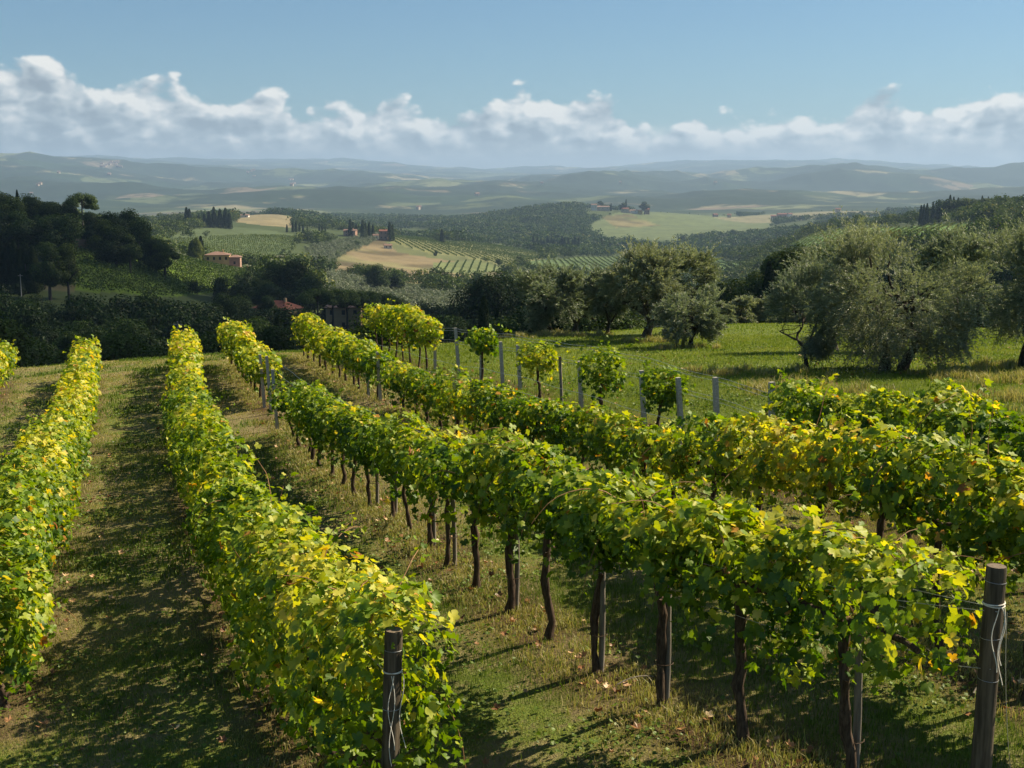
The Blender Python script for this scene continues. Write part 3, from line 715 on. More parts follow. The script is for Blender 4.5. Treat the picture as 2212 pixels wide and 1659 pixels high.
# ---------------------------------------------------------------- wires
def wire(P, r, label, group, name='trellis_wire'):
    b = MB(); b.tube(np.array(P), r, 5, cap=False)
    tag(add(name, b.me(name, M['wire'], smooth=True)), label, 'wire', group)
def row_wire(line, Y0, Y1, hgt, label, r=.0022, sag=.02, group='trellis wires', off=0.0):
    ts = np.arange(line.t_of_y(Y0), line.t_of_y(Y1), .5); p_ = line.at(ts)
    z = G(p_[:, 0], p_[:, 1]) ; kk = np.ones(9) / 9; zs = np.convolve(np.pad(z, 4, 'edge'), kk, 'valid')
    wire(np.stack([p_[:, 0] + off, p_[:, 1], zs + hgt - sag * np.sin(ts * 1.3) ** 2], 1), r, label, group)
row_wire(c_, 7.0, 30, 1.12, 'lower trellis wire through the middle row'); row_wire(c_, 7.0, 30, 1.38, 'upper trellis wire through the middle row')
row_wire(b_, 7.5, 38, 1.20, 'trellis wire through the row behind the left-hand round post')
row_wire(d_, 8.3, 39, 1.05, 'lower trellis wire through the second row'); row_wire(d_, 8.3, 39, 1.30, 'upper trellis wire through the second row')
for hgt, lb in ((1.22, 'topmost'), (1.16, 'second highest'), (.92, 'third highest'), (.86, 'lowest')):
    row_wire(e_, 10, 34, hgt, f'{lb} pale wire strung along the fence of grey posts', .0028, .03, off=.05)
x0, y0, z0 = hp1[2]
def sagw(Pa, Pb, sag, r, label):
    s_ = np.linspace(0, 1, 16)[:, None]; P_ = np.array(Pa) * (1 - s_) + np.array(Pb) * s_; P_[:, 2] -= sag * (4 * s_ * (1 - s_))[:, 0]
    wire(P_, r, label, 'loose wires by the right-hand post')
q_ = c_.at(c_.t_of_y(8.6)); zq = g1(*q_)
sagw((x0 + .02, y0 - .06, z0 + 1.38), (q_[0] + .1, q_[1], zq + 1.42), .02, .0025, 'white upper wire running from the round post into the middle row')
sagw((x0 + .02, y0 - .07, z0 + 1.36), (q_[0] - .1, q_[1] - .15, zq + 1.30), .04, .0025, 'white middle wire running from the round post into the middle row')
sagw((x0, y0 - .06, z0 + 1.0), (q_[0], q_[1] - .3, zq + 1.02), .07, .0022, 'thin sagging wire below the leaves left of the round post')
s_ = np.linspace(0, 1, 12); wire(np.stack([x0 + .07 + .12 * s_ ** 2, y0 - .07 - .05 * s_, z0 + 1.36 - 1.3 * s_], 1), .0022, 'loose wire end hanging to the ground from the round post', 'loose wires by the right-hand post')

# ---------------------------------------------------------------- ground cover
pts_n = []
def scatter(n, Y0, Y1, mx=.58, p=2.0):
    y = (rng.uniform(0, 1, n) * (Y1 ** p - Y0 ** p) + Y0 ** p) ** (1 / p); x = rng.uniform(-mx, mx, n) * y
    return x, y
def blades(x, y, hgt, wid, tint, lean=.5):
    n = len(x); z = G(x, y); a0 = rng.uniform(0, 2 * np.pi, n); l = rng.uniform(.1, 1, n) * lean * hgt
    a1 = rng.uniform(0, 2 * np.pi, n)
    B = np.stack([x, y, z - .006], 1); s_ = np.stack([np.cos(a0), np.sin(a0), 0 * a0], 1) * wid[:, None] / 2
    mid_ = B + np.stack([np.cos(a1) * l * .35, np.sin(a1) * l * .35, hgt * .6], 1)
    T_ = B + np.stack([np.cos(a1) * l, np.sin(a1) * l, hgt * rng.uniform(.75, 1, n)], 1)
    V = np.stack([B - s_, B + s_, mid_ + s_ * .7, T_, mid_ - s_ * .7], 1).reshape(-1, 3)
    k5 = (np.arange(n) * 5)[:, None]
    return V, np.concatenate([k5 + np.array([0, 1, 2, 4])]), np.concatenate([k5 + np.array([4, 2, 3])]), np.repeat(tint, 5)
def grasstint(x, y):
    gr = sstep(x + .36 * y, 7.6, 10.5)
    n_ = fbm(x * .9 + 3, y * .9, 51, 4)
    t_ = .74 - .46 * sstep(n_ + .12 * (rng.uniform(0, 1, len(x)) - .5), .46, .60)
    t_ = np.where(gr > .3, t_ * (1 - gr) + gr * (.46 + .12 * sstep(fbm(x * .5, y * .5, 61, 4), .5, .64) * .6), t_)
    return t_
def keep_grass(x, y):
    rd = row_dist(x, y); gr = sstep(x + .36 * y, 7.6, 10.5)
    return rng.uniform(0, 1, len(x)) < (.45 + .55 * sstep(rd, .1, .6)) * (.35 + .65 * sstep(fbm(x * .8, y * .8, 91, 3), .3, .5)) + gr
Vs, F4, F3, Ts = [], [], [], []; nv = 0
for n, Y0, Y1, hh_, ww_ in [(300000, 6.2, 14, .035, .0045), (230000, 14, 26, .045, .009), (190000, 26, 44, .045, .018), (110000, 36, 66, .045, .030)]:
    x, y = scatter(n, Y0, Y1); k = keep_grass(x, y) & ~((y > 43) & (x < -2)); x, y = x[k], y[k]
    gr = sstep(x + .36 * y, 7.6, 10.5)
    t_ = np.clip(grasstint(x, y) + rng.normal(0, 1, len(x)) * (.13 - .06 * gr), 0, 1)
    hg = hh_ * rng.uniform(.5, 1.5, len(x)) * (1 + .15 * gr) * (1 + .8 * (t_ < .4))
    V, a4, a3, T_ = blades(x, y, hg, ww_ * rng.uniform(.6, 1.4, len(x)), t_)
    Vs.append(V); F4.append(a4 + nv); F3.append(a3 + nv); Ts.append(T_); nv += len(V)
gr_o = add('grass', mesh('grass', np.concatenate(Vs), [np.concatenate(F3), np.concatenate(F4)], M['grass'], attrs={'tint': np.concatenate(Ts)}))
tag(gr_o, kind='stuff')
# clover and broad weeds in patches
cx = rng.uniform(-1, 1, 260); cyy = 6.8 + 30 * rng.uniform(0, 1, 260) ** 1.4; cx = cx * .42 * cyy
PX = np.repeat(cx, 110) + rng.normal(0, .28, 28600); PY = np.repeat(cyy, 110) + rng.normal(0, .22, 28600)
n = len(PX); Pc = np.stack([PX, PY, G(PX, PY) + rng.uniform(.01, .05, n)], 1)
V, Fc, T_ = leaves(Pc, rng.normal(0, .35, (n, 3)) + [0, 0, 1], rng.normal(0, 1, (n, 3)), rng.uniform(.010, .022, n) * (1 + PY / 40), 2, np.clip(rng.normal(.25, .1, n), 0, .5))
tag(add('clover_undergrowth', mesh('clover', V, Fc, M['grass'], attrs={'tint': T_})), kind='stuff')
# dry weeds along the row feet and under the olives
xs, ys, hs = [], [], []
for ln, Y0, Y1, cnt in ((c_, 7, 27, 420), (d_, 8, 27, 260), (b_, 8, 38, 260), (c_, 29, 39, 120), (d_, 28, 40, 160), (a_l, 11, 36, 160)):
    tt = rng.uniform(ln.t_of_y(Y0), ln.t_of_y(Y1), cnt); p_ = ln.at(tt)
    for (a_, b2) in p_: xs.append(a_ + rng.normal(0, .10, 60) + rng.normal(0, .2)); ys.append(b2 + rng.normal(0, .10, 60)); hs.append(np.full(60, rng.uniform(.04, .11)))
for (px, Y, rr_, cnt) in [(1740, 22.5, 1.3, 90), (1600, 26, 1.6, 60), (2130, 24, 1.4, 120), (1485, 37, 1.0, 60), (1385, 41, 1.1, 80), (1190, 44.5, 1.6, 90), (1250, 44.5, 1.6, 60), (2205, 21, 1.5, 90), (2190, 26.5, 1.2, 60)]:
    cx0, cy0, _ = at(px, Y)
    for k in range(cnt // 3):
        a_, b2 = rng.normal(0, rr_ * .5, 2); xs.append(cx0 + a_ + rng.normal(0, .08, 60)); ys.append(cy0 + b2 * .7 + rng.normal(0, .08, 60)); hs.append(np.full(60, rng.uniform(.12, .28)))
x = np.concatenate(xs); y = np.concatenate(ys); hg = np.concatenate(hs) * rng.uniform(.4, 1.2, len(x))
V, a4, a3, T_ = blades(x, y, hg, np.full(len(x), .005) * (1 + y / 12), np.clip(rng.normal(.78, .14, len(x)), .3, 1), .8)
tag(add('dry_weeds', mesh('weeds', V, [a3, a4], M['grass'], attrs={'tint': T_})), kind='stuff')
# fallen vine leaves
x, y = scatter(5200, 6.6, 34, .44, 1.6); rd = row_dist(x, y); k = rng.uniform(0, 1, len(x)) < .10 + .75 * np.exp(-(rd / .45) ** 2); x, y = x[k], y[k]; n = len(x)
V, Fc, T_ = leaves(np.stack([x, y, G(x, y) + .035], 1), rng.normal(0, .3, (n, 3)) + [0, 0, 1], rng.normal(0, 1, (n, 3)), rng.uniform(.025, .055, n), 1, rng.uniform(0, 1, n), rng.uniform(.1, .7, n))
tag(add('fallen_leaves', mesh('fallen', V, Fc, M['dead'], attrs={'tint': T_})), kind='stuff')
# short pipe and twigs on the grass
x, y, z = at(1462, 7.35); b = MB(); b.tube(np.array([(-.30, -.10, .03), (0, 0, .045), (.07, .03, .05)]), .028, 12)
tag(add('plastic_pipe', b.me('pipe', M['pipe'], smooth=True), None, (x, y, z + .02)), 'pale grey plastic pipe end lying on the grass at the bottom', 'pipe')
for px, py, L, an_ in [(1372, 1485, .35, .5), (205, 995, .35, .6), (2120, 1500, .4, .9)]:
    x, y = hit(px, py); b = MB(); s_ = np.linspace(-1, 1, 6)
    b.tube(np.stack([s_ * L / 2 * math.cos(an_), s_ * L / 2 * math.sin(an_), .03 + .03 * (1 - s_ ** 2)], 1), .006, 5)
    tag(add('twig', b.me('twig', M['stake']), None, (x, y, g1(x, y) + .02)), {1372: 'pale dry twig on the grass under the middle row', 205: 'curved pale twig in the left grass lane', 2120: 'pale dry twig behind the round twine post'}[px], 'twig')
# ---------------------------------------------------------------- olive trees near the vineyard
def slivers(P_, D_, L_, W_, tint):          # narrow olive leaves as folded kites
    n = len(P_); D_ = norm(D_); S = norm(np.cross(D_, rng.normal(0, 1, (n, 3)))); U = np.cross(S, D_)
    V = np.stack([P_, P_ + D_ * (L_ * .45)[:, None] + S * (W_ / 2)[:, None] + U * (W_ * .15)[:, None], P_ + D_ * L_[:, None], P_ + D_ * (L_ * .45)[:, None] - S * (W_ / 2)[:, None] + U * (W_ * .15)[:, None]], 1)
    return V.reshape(-1, 3), (np.arange(n) * 4)[:, None] + np.arange(4), np.repeat(tint, 4)
def limb(tb, p, d, L, r0, r1, n=8, bend=.18, up=.0, seg=8):
    P_ = [np.array(p, float)]; d = np.array(d, float); d /= np.linalg.norm(d)
    for k in range(n - 1):
        d = d + rng.normal(0, bend, 3) + np.array([0, 0, up]); d /= np.linalg.norm(d); P_.append(P_[-1] + d * L / (n - 1))
    P_ = np.array(P_); tb.tube(P_, np.linspace(r0, r1, n) * (1 + .12 * rng.uniform(-1, 1, n)), seg, wob=.12, cap=False); return P_, d
def olive(px, Y, topy, wpx, label, nshoot=900, stems=1, ll=.062, gaps=.25, low=.28, asym=0.0, trunk_r=.14):
    nshoot = int(nshoot * 1.5); gaps -= .04; trunk_r *= .8
    x, y, z = at(px, Y); z -= .05
    Hh = zpix(topy, Y) - z; Rw = wpx / F * Y / 2
    root = empty('olive_tree', (x, y, z)); tag(root, label, 'olive tree', 'olive trees on the grass slope')
    tb = MB(); ends = []
    for s_ in range(stems):
        a0 = rng.uniform(0, 6.28) if stems == 1 else (0.3 + s_ * 3.14)
        base = np.array([math.cos(a0) * .18 * (stems > 1), math.sin(a0) * .12 * (stems > 1), -.15])
        hh = Hh * rng.uniform(.24, .32)
        P_, d = limb(tb, base, [math.cos(a0) * .35 * (stems > 1) + .1 + asym, .05, 1], hh, trunk_r * 1.25, trunk_r * .75, 7, .10)
        for k in range(4 if stems == 1 else 3):
            a1 = k * 2 * np.pi / (4 if stems == 1 else 3) + rng.uniform(-.5, .5)
            Q, d1 = limb(tb, P_[-1], [math.cos(a1) * .9 + asym, math.sin(a1) * .8, 1.0], Hh * rng.uniform(.30, .42), trunk_r * .62, trunk_r * .34, 8, .22, .05)
            for m in range(4):
                a2 = rng.uniform(0, 6.28); i0 = rng.integers(3, 8)
                Q2, d2 = limb(tb, Q[i0], [math.cos(a2) * .8, math.sin(a2) * .8, rng.uniform(.1, 1.0)], Hh * rng.uniform(.18, .30), trunk_r * .30, trunk_r * .10, 7, .25, .03, 6)
                ends.append(Q2[-1]); ends.append(Q2[4])
    add('trunk', tb.me('trunk', M['oliveb'], smooth=True), root)
    # crown: lobes round the limb ends plus an overall envelope
    c0 = np.array([asym * Hh * .4, 0, Hh * (.5 + low * .5)])
    nl = 22; th = rng.uniform(0, 6.28, nl); zz = rng.uniform(-.9, .75, nl); rr = np.sqrt(np.maximum(0, 1 - zz ** 2)) * rng.uniform(.45, .78, nl)
    lob = np.stack([c0[0] + np.cos(th) * rr * Rw, np.sin(th) * rr * Rw, c0[2] + zz * Hh * (1 - low) * .40], 1); lr = rng.uniform(.22, .36, nl) * Rw
    k = rng.integers(0, nl, nshoot); v = norm(rng.normal(0, 1, (nshoot, 3)) + np.array([0, 0, .25])); v[:, 2] *= .85
    S0 = lob[k] + v * (lr[k] * rng.uniform(.25, 1.0, nshoot) ** .6)[:, None]
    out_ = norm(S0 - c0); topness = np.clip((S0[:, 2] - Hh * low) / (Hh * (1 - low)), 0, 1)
    d = norm(out_ * .6 + v * .5 + np.array([0, 0, 1.0]) * (topness[:, None] * 1.7 - .75) + rng.normal(0, .25, (nshoot, 3)))
    L_ = rng.uniform(.16, .42, nshoot) * Hh / 3.3; L_ *= 1 + 1.1 * (rng.uniform(0, 1, nshoot) < .16) * (topness > .7)
    nlf = 30; tt = np.linspace(0.05, 1, nlf)
    PT = S0[:, None] + d[:, None] * (L_[:, None] * tt)[..., None] + np.array([0, 0, -1.0]) * ((1 - topness)[:, None] * .35 * L_[:, None] * tt ** 2)[..., None]
    PT = PT + rng.normal(0, .012, PT.shape)
    az = rng.uniform(0, 6.28, (nshoot, nlf)); side = np.stack([np.cos(az), np.sin(az), rng.uniform(-.2, .7, az.shape)], -1)
    DD = d[:, None] * .8 + side * .8
    n = nshoot * nlf; P_ = PT.reshape(-1, 3)
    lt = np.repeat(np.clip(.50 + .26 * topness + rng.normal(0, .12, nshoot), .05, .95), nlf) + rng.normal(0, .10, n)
    keep = fbm(P_[:, 0] * 1.4 + px, P_[:, 2] * 1.4 + P_[:, 1], 71, 3) > gaps
    P_ = P_[keep]; Dk = DD.reshape(-1, 3)[keep]; lt = lt[keep]; n = len(P_)
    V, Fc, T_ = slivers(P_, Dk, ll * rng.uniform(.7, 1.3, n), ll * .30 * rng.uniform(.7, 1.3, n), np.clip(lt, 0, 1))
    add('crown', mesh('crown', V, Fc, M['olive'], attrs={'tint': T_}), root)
    return root
olive(1930, 26.0, 468, 400, 'largest olive tree, dark and broad with two bent stems', 2600, 2, .060, .34, .06, trunk_r=.15)
olive(1745, 26.8, 560, 170, 'small silvery olive tree just left of the largest one', 800, 1, .055, .36, .12, trunk_r=.055)
olive(2205, 26.5, 470, 230, 'tall olive tree cut by the right edge of the picture', 1400, 1, .060, .34, .10, trunk_r=.09)
olive(2075, 33.0, 484, 200, 'olive tree behind and right of the largest one', 900, 1, .075, .34, .30)
olive(1800, 34.0, 492, 190, 'olive tree behind and left of the largest one', 900, 1, .075, .34, .30)
olive(1490, 37.5, 622, 160, 'low leaning olive tree right of the thick-trunked one', 800, 1, .080, .30, .12, trunk_r=.10)
olive(1388, 41.5, 535, 185, 'olive tree with a thick straight trunk in the middle of the slope', 1200, 1, .090, .32, .30, trunk_r=.19)
olive(1470, 44.5, 520, 150, 'tall feathery olive tree behind the low leaning one', 1000, 1, .095, .32, .20)
olive(1313, 45.0, 580, 110, 'slim olive tree with a short pale trunk at the slope edge', 650, 1, .095, .34, .28, trunk_r=.09)
olive(1188, 46.0, 570, 165, 'leftmost olive tree with dark crooked limbs showing', 900, 1, .095, .42, .12, asym=-.05)
olive(1240, 48.0, 585, 120, 'hazy olive tree between the leftmost one and the slim one', 600, 1, .10, .36, .22)
for k, (px, ty, wd) in enumerate([(1562, 655, 60), (1606, 636, 70), (1650, 640, 60), (1720, 620, 90), (1535, 668, 40)]):
    olive(px, 60 + k, ty, wd, ['leftmost grey olive bush but one behind the lit grass', 'bushiest grey olive in the gap behind the lit grass', 'grey olive bush right of the bushiest one in the gap', 'grey olive crown behind the small silvery olive', 'lowest grey olive bush at the left of the gap'][k], 340, 1, .13, .2, .02, trunk_r=.06)

# ---------------------------------------------------------------- trees of the valley: prototypes, unit height
def quads(Pc, N, s, tint):
    n = len(Pc); N = norm(N); A = norm(np.cross(N, rng.normal(0, 1, (n, 3)))); B = np.cross(N, A); s = s[:, None]
    V = np.stack([Pc - A * s, Pc - B * s * .7 + N * s * .25, Pc + A * s, Pc + B * s * .7 + N * s * .2], 1)
    return V.reshape(-1, 3), (np.arange(n) * 4)[:, None] + np.arange(4), np.repeat(tint, 4)
def crown_pts(kind, n):
    if kind in ('broad', 'oak', 'bush', 'grey'):
        nl = {'broad': 16, 'oak': 20, 'bush': 9, 'grey': 10}[kind]
        Rr, z0, z1 = {'broad': (.30, .22, .97), 'oak': (.46, .16, .96), 'bush': (.55, .05, .95), 'grey': (.52, .18, .95)}[kind]
        th = rng.uniform(0, 6.28, nl); u = rng.uniform(0, 1, nl); zc = z0 + .10 + (z1 - z0 - .22) * u
        rr = Rr * np.sqrt(np.maximum(.05, 1 - (2 * u - .85) ** 2)) * rng.uniform(.2, .85, nl)
        lob = np.stack([np.cos(th) * rr, np.sin(th) * rr, zc], 1); lr = Rr * rng.uniform(.32, .58, nl)
        k = rng.integers(0, nl, n); v = norm(rng.normal(0, 1, (n, 3)))
        P_ = lob[k] + v * (lr[k] * (1 - .45 * rng.uniform(0, 1, n) ** 2))[:, None] * np.array([1, 1, .85])
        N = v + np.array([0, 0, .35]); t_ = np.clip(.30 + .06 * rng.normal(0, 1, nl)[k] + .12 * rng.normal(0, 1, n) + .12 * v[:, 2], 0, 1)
        P_[:, 2] = np.clip(P_[:, 2], .04, 1.02)
    elif kind == 'poplar':
        z = rng.uniform(.06, 1, n); a_ = rng.uniform(0, 6.28, n); pr = .17 * np.sin(np.pi * np.clip(z, .02, .99) ** .8) ** .6 * (.75 + .5 * vnoise(z * 7, a_ * 1.6, 3))
        r = pr * (1 - .5 * rng.uniform(0, 1, n) ** 2); P_ = np.stack([np.cos(a_) * r, np.sin(a_) * r, z], 1); N = np.stack([np.cos(a_), np.sin(a_), .5 + 0 * z], 1)
        t_ = np.clip(.55 + .15 * rng.normal(0, 1, n), 0, 1)
    elif kind == 'cypress':
        z = rng.uniform(.02, 1, n) ** .85; a_ = rng.uniform(0, 6.28, n); pr = .105 * np.minimum(1, z * 8 + .3) * (1 - z) ** .55 * (.85 + .3 * vnoise(z * 9, a_ * 2, 3)) + .004
        r = pr * (1 - .3 * rng.uniform(0, 1, n) ** 2); P_ = np.stack([np.cos(a_) * r, np.sin(a_) * r, z], 1); N = np.stack([np.cos(a_), np.sin(a_), .3 + 0 * z], 1)
        t_ = np.clip(.12 + .08 * rng.normal(0, 1, n), 0, 1)
    elif kind == 'pine':
        nl = 16; th = rng.uniform(0, 6.28, nl); rr = .36 * np.sqrt(rng.uniform(0, 1, nl)); lob = np.stack([np.cos(th) * rr, np.sin(th) * rr, .84 - .22 * (rr / .36) ** 2], 1)
        k = rng.integers(0, nl, n); v = norm(rng.normal(0, 1, (n, 3))); v[:, 2] = np.where(v[:, 2] < 0, v[:, 2] * .45, v[:, 2])
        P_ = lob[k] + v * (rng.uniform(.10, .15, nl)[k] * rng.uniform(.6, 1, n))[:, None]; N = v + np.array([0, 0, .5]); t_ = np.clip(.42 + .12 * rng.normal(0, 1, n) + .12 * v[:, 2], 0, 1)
    return P_, N, t_
SZ = {'broad': .024, 'oak': .030, 'bush': .045, 'grey': .040, 'poplar': .020, 'cypress': .016, 'pine': .022}
def crown_mesh(kind, n, k=1.0):
    P_, N, t_ = crown_pts(kind, n); return quads(P_, N + rng.normal(0, .45, N.shape), SZ[kind] * k * rng.uniform(.6, 1.3, n), t_)
def trunk_mesh(kind):
    tb = MB(); top = {'broad': .55, 'oak': .5, 'bush': .4, 'grey': .45, 'poplar': .9, 'cypress': .6, 'pine': .80}[kind]; r = {'pine': .020, 'poplar': .016, 'cypress': .012}.get(kind, .028)
    zz = np.linspace(-.06, top, 7); b_ = np.cumsum(rng.normal(0, .008, 7)); tb.tube(np.stack([b_, b_ * .4, zz], 1), np.linspace(r * 1.2, r * .5, 7), 6)
    for k in range(6 if kind != 'cypress' else 0):
        a1 = rng.uniform(0, 6.28); z0 = top * rng.uniform(.55, .95); L = {'pine': .30, 'poplar': .10}.get(kind, .26)
        s_ = np.linspace(0, 1, 5); tb.tube(np.stack([b_[-1] * z0 + np.cos(a1) * L * s_, np.sin(a1) * L * s_, z0 + (.16 if kind == 'pine' else .2) * s_ ** .8], 1), np.linspace(r * .45, r * .12, 5), 4, cap=False)
    return tb.me('trunk', M['oliveb'], smooth=True)
PROTO = {}
for kd in SZ:
    PROTO[kd] = []
    for v in range(4 if kd in ('broad', 'grey', 'oak') else 2):
        mt = M['olive'] if kd == 'grey' else M['tree']
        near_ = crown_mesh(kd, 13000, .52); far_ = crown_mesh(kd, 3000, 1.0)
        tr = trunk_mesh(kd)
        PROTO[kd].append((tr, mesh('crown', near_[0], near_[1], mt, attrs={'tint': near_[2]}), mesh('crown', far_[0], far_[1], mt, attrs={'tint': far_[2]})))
KN = {'broad': ('broadleaf_tree', 'broadleaf tree'), 'oak': ('oak_tree', 'oak tree'), 'bush': ('bush', 'bush'), 'grey': ('grey_olive_tree', 'olive tree'), 'poplar': ('poplar_tree', 'poplar'), 'cypress': ('cypress_tree', 'cypress'), 'pine': ('umbrella_pine', 'pine')}
def tree(kind, x, y, h_, label, group, wide=1.0, v=None):
    z = g1(x, y) - .02 * h_; nm, cat = KN[kind]
    root = empty(nm, (x, y, z), rng.uniform(0, 6.28)); root.scale = (h_ * wide, h_ * wide, h_); tag(root, label, cat, group)
    tr, cn, cf = PROTO[kind][rng.integers(0, len(PROTO[kind])) if v is None else v]
    add('trunk', tr, root); add('crown', cn if h_ / y > .022 else cf, root); return root
placed = []
def ptree(kind, px, Y, topy, label, group, wide=1.0, v=None):
    x, y, z = at(px, Y); h_ = max(1.5, zpix(topy, Y) - z); placed.append((x, y, h_ * .3)); return tree(kind, x, y, h_, label, group, wide, v)
L_ = 'trees on the left ridge'
ptree('pine', 181, 470, 408, 'tall umbrella pine standing alone on the left ridge', L_, .95, 0)
ptree('oak', 268, 455, 436, 'big rounded dark tree at the end of the left ridge', L_, 1.0)
ptree('oak', 240, 440, 446, 'dark tree joined to the left of the big rounded one', L_, .9)
ptree('oak', 300, 440, 470, 'dark tree sloping down right of the big rounded one', L_, .9)
ptree('broad', 335, 430, 500, 'small dark tree at the low end of the left ridge', L_, 1.2)
ptree('broad', 4, 420, 392, 'dark tree top at the left edge on the ridge', L_, 1.1)
ptree('cypress', 42, 450, 408, 'thin spiky cypress on the left ridge', L_, .8)
ptree('oak', 62, 450, 418, 'dark round tree right of the spiky cypress on the ridge', L_, 1.0)
ptree('broad', 143, 450, 426, 'pointed leafy tree just left of the umbrella pine', L_, 1.2)
ptree('broad', 198, 430, 448, 'yellowish tree beside the bare clay bank under the pine', L_, 1.1)
for k, (px, Y, ty) in enumerate([(24, 440, 426), (88, 450, 430), (108, 450, 432), (126, 450, 440), (222, 430, 470), (354, 425, 512), (10, 400, 440), (40, 400, 450), (75, 400, 452), (115, 400, 458), (140, 400, 462), (282, 405, 500), (250, 405, 490)]):
    ptree('broad' if k % 2 else 'oak', px, Y, ty, 'dark tree in the dense wood on the left ridge', 'dense wood on the left ridge', 1.2)
for k, (px, ty) in enumerate([(8, 518), (22, 524), (36, 516), (50, 530), (62, 522), (76, 528)]):
    ptree('cypress', px, 330, ty, f'dark cypress, {ORD[k]} from the left edge in the valley row', 'row of dark cypresses at the left', 1.5)
ptree('broad', 108, 318, 508, 'tall yellow-green tree right of the dark cypress row', 'yellow-green pair by the cypress row', .9); ptree('broad', 148, 322, 518, 'second yellow-green tree, beside the lit vineyard slope', 'yellow-green pair by the cypress row', .9)
ptree('oak', 22, 205, 610, 'big dark tree at the left edge below the brown track', 'valley trees'); ptree('broad', 60, 210, 632, 'leafy tree right of the big one at the left edge', 'valley trees', 1.2)
ptree('oak', 497, 300, 618, 'round bright green tree left of the red roofed house', 'valley trees', .95)
for k, (px, Y, ty, wd) in enumerate([(562, 430, 592, 1), (600, 440, 562, 1.0), (640, 440, 556, 1.0), (665, 430, 580, 1), (580, 400, 600, 1.1)]):
    ptree('oak', px, Y, ty, ['leftmost dark oak of the clump right of the dark field', 'tall dark oak in the clump right of the dark field', 'tallest dark oak of the clump right of the dark field', 'rightmost dark oak of the clump right of the dark field', 'low front oak of the clump right of the dark field'][k], 'dark oak clump', wd)
ptree('oak', 812, 640, 560, 'dark round oak at the foot of the brown field', 'oaks below the brown field', 1.1); ptree('oak', 856, 650, 578, 'smaller oak right of the dark round one below the brown field', 'oaks below the brown field', 1.0)
for k, (px, ty) in enumerate([(688, 616), (722, 613), (752, 618), (786, 620), (816, 624), (838, 628)]):
    ptree('pine', px, 345 + 4 * k, ty, f'umbrella pine, {ORD[k]} from the left over the brown house', 'umbrella pines over the brown house', 1.25)
for k, (px, Y, ty, kd) in enumerate([(426, 610, 512, 'poplar'), (436, 640, 508, 'cypress'), (420, 640, 516, 'poplar'), (563, 600, 556, 'cypress'), (412, 590, 556, 'bush')]):
    ptree(kd, px, Y, ty, ['poplar touching the left side of the yellow farmhouse', 'dark cypress behind the left end of the yellow farmhouse', 'poplar a little left of the yellow farmhouse', 'small lone cypress in the field right of the yellow farmhouse', 'green bush left of the yellow farmhouse'][k], 'trees round the yellow farmhouse', 1.4)
for k, (px, ty) in enumerate([(404, 447), (430, 462), (452, 455), (463, 446), (476, 450), (488, 448), (410, 450), (442, 460), (497, 458)]):
    ptree('cypress', px, 1180, ty, f'cypress on the hilltop left of the pale field, {ORD[k]} planted', 'cypresses on the hilltop', 1.7)
for k, px in enumerate([620, 633, 640, 647, 655, 664, 690, 696, 703, 757, 762, 770, 784, 790, 798, 806, 842, 848]):
    ptree('cypress', px, 1215 + 7 * (k % 4), [484, 478, 476, 480, 484, 488, 484, 486, 490, 472, 478, 482, 474, 480, 478, 484, 478, 484][k], 'dark cypress in the line beside the pink villa', 'cypress line beside the pink villa', 1.5)
for k, (px, Y, ty) in enumerate([(955, 1330, 494)]): ptree('cypress', px, Y, ty, 'single tall cypress above the lit vineyard hill', 'single trees of the far fields', 2.0)
ptree('oak', 1078, 1080, 557, 'lone round tree at the lower edge of the lit vineyard hill', 'single trees of the far fields', 1.2)
ptree('bush', 941, 1120, 541, 'bush on the track between the brown field and the vineyard', 'single trees of the far fields', .8)
for k in range(14): ptree('cypress', 1152 + k * 7.5 + (k % 3), 1640, 508 + (k % 4) * 3, 'cypress in the dark line below the wooded hill', 'cypress line below the wooded hill', 1.6)
for k in range(12): ptree('cypress', 1250 + k * 17, 1600, 520 + (k % 3) * 3, 'spaced cypress in the long line behind the olives', 'long cypress line behind the olives', 1.4)
for k, px in enumerate([1988, 1994, 2001, 2014, 2026, 2050, 2058, 2068, 2120, 2133, 2140, 2150, 2158, 2166, 2176, 2186]):
    ptree('cypress', px, 990, [442, 440, 438, 436, 430, 420, 424, 426, 422, 424, 428, 426, 428, 430, 432, 434][k], 'slim cypress on the dark wooded knoll at the right', 'cypresses on the right knoll', 1.1)
for k, px in enumerate(range(2040, 2225, 14)): ptree('oak', px, 985, 424 + (k % 3) * 3, 'dense dark oak crowning the knoll at the right', 'oaks on the right knoll', 1.3)
for k, (px, Y, ty, kd) in enumerate([(1345, 2500, 434, 'broad'), (1352, 2500, 430, 'cypress'), (1296, 2500, 432, 'broad'), (1392, 2500, 434, 'broad'), (1320, 2500, 438, 'cypress')]):
    ptree(kd, px, Y, ty, 'tree among the hilltop village houses', 'trees in the hilltop village', 1.2)
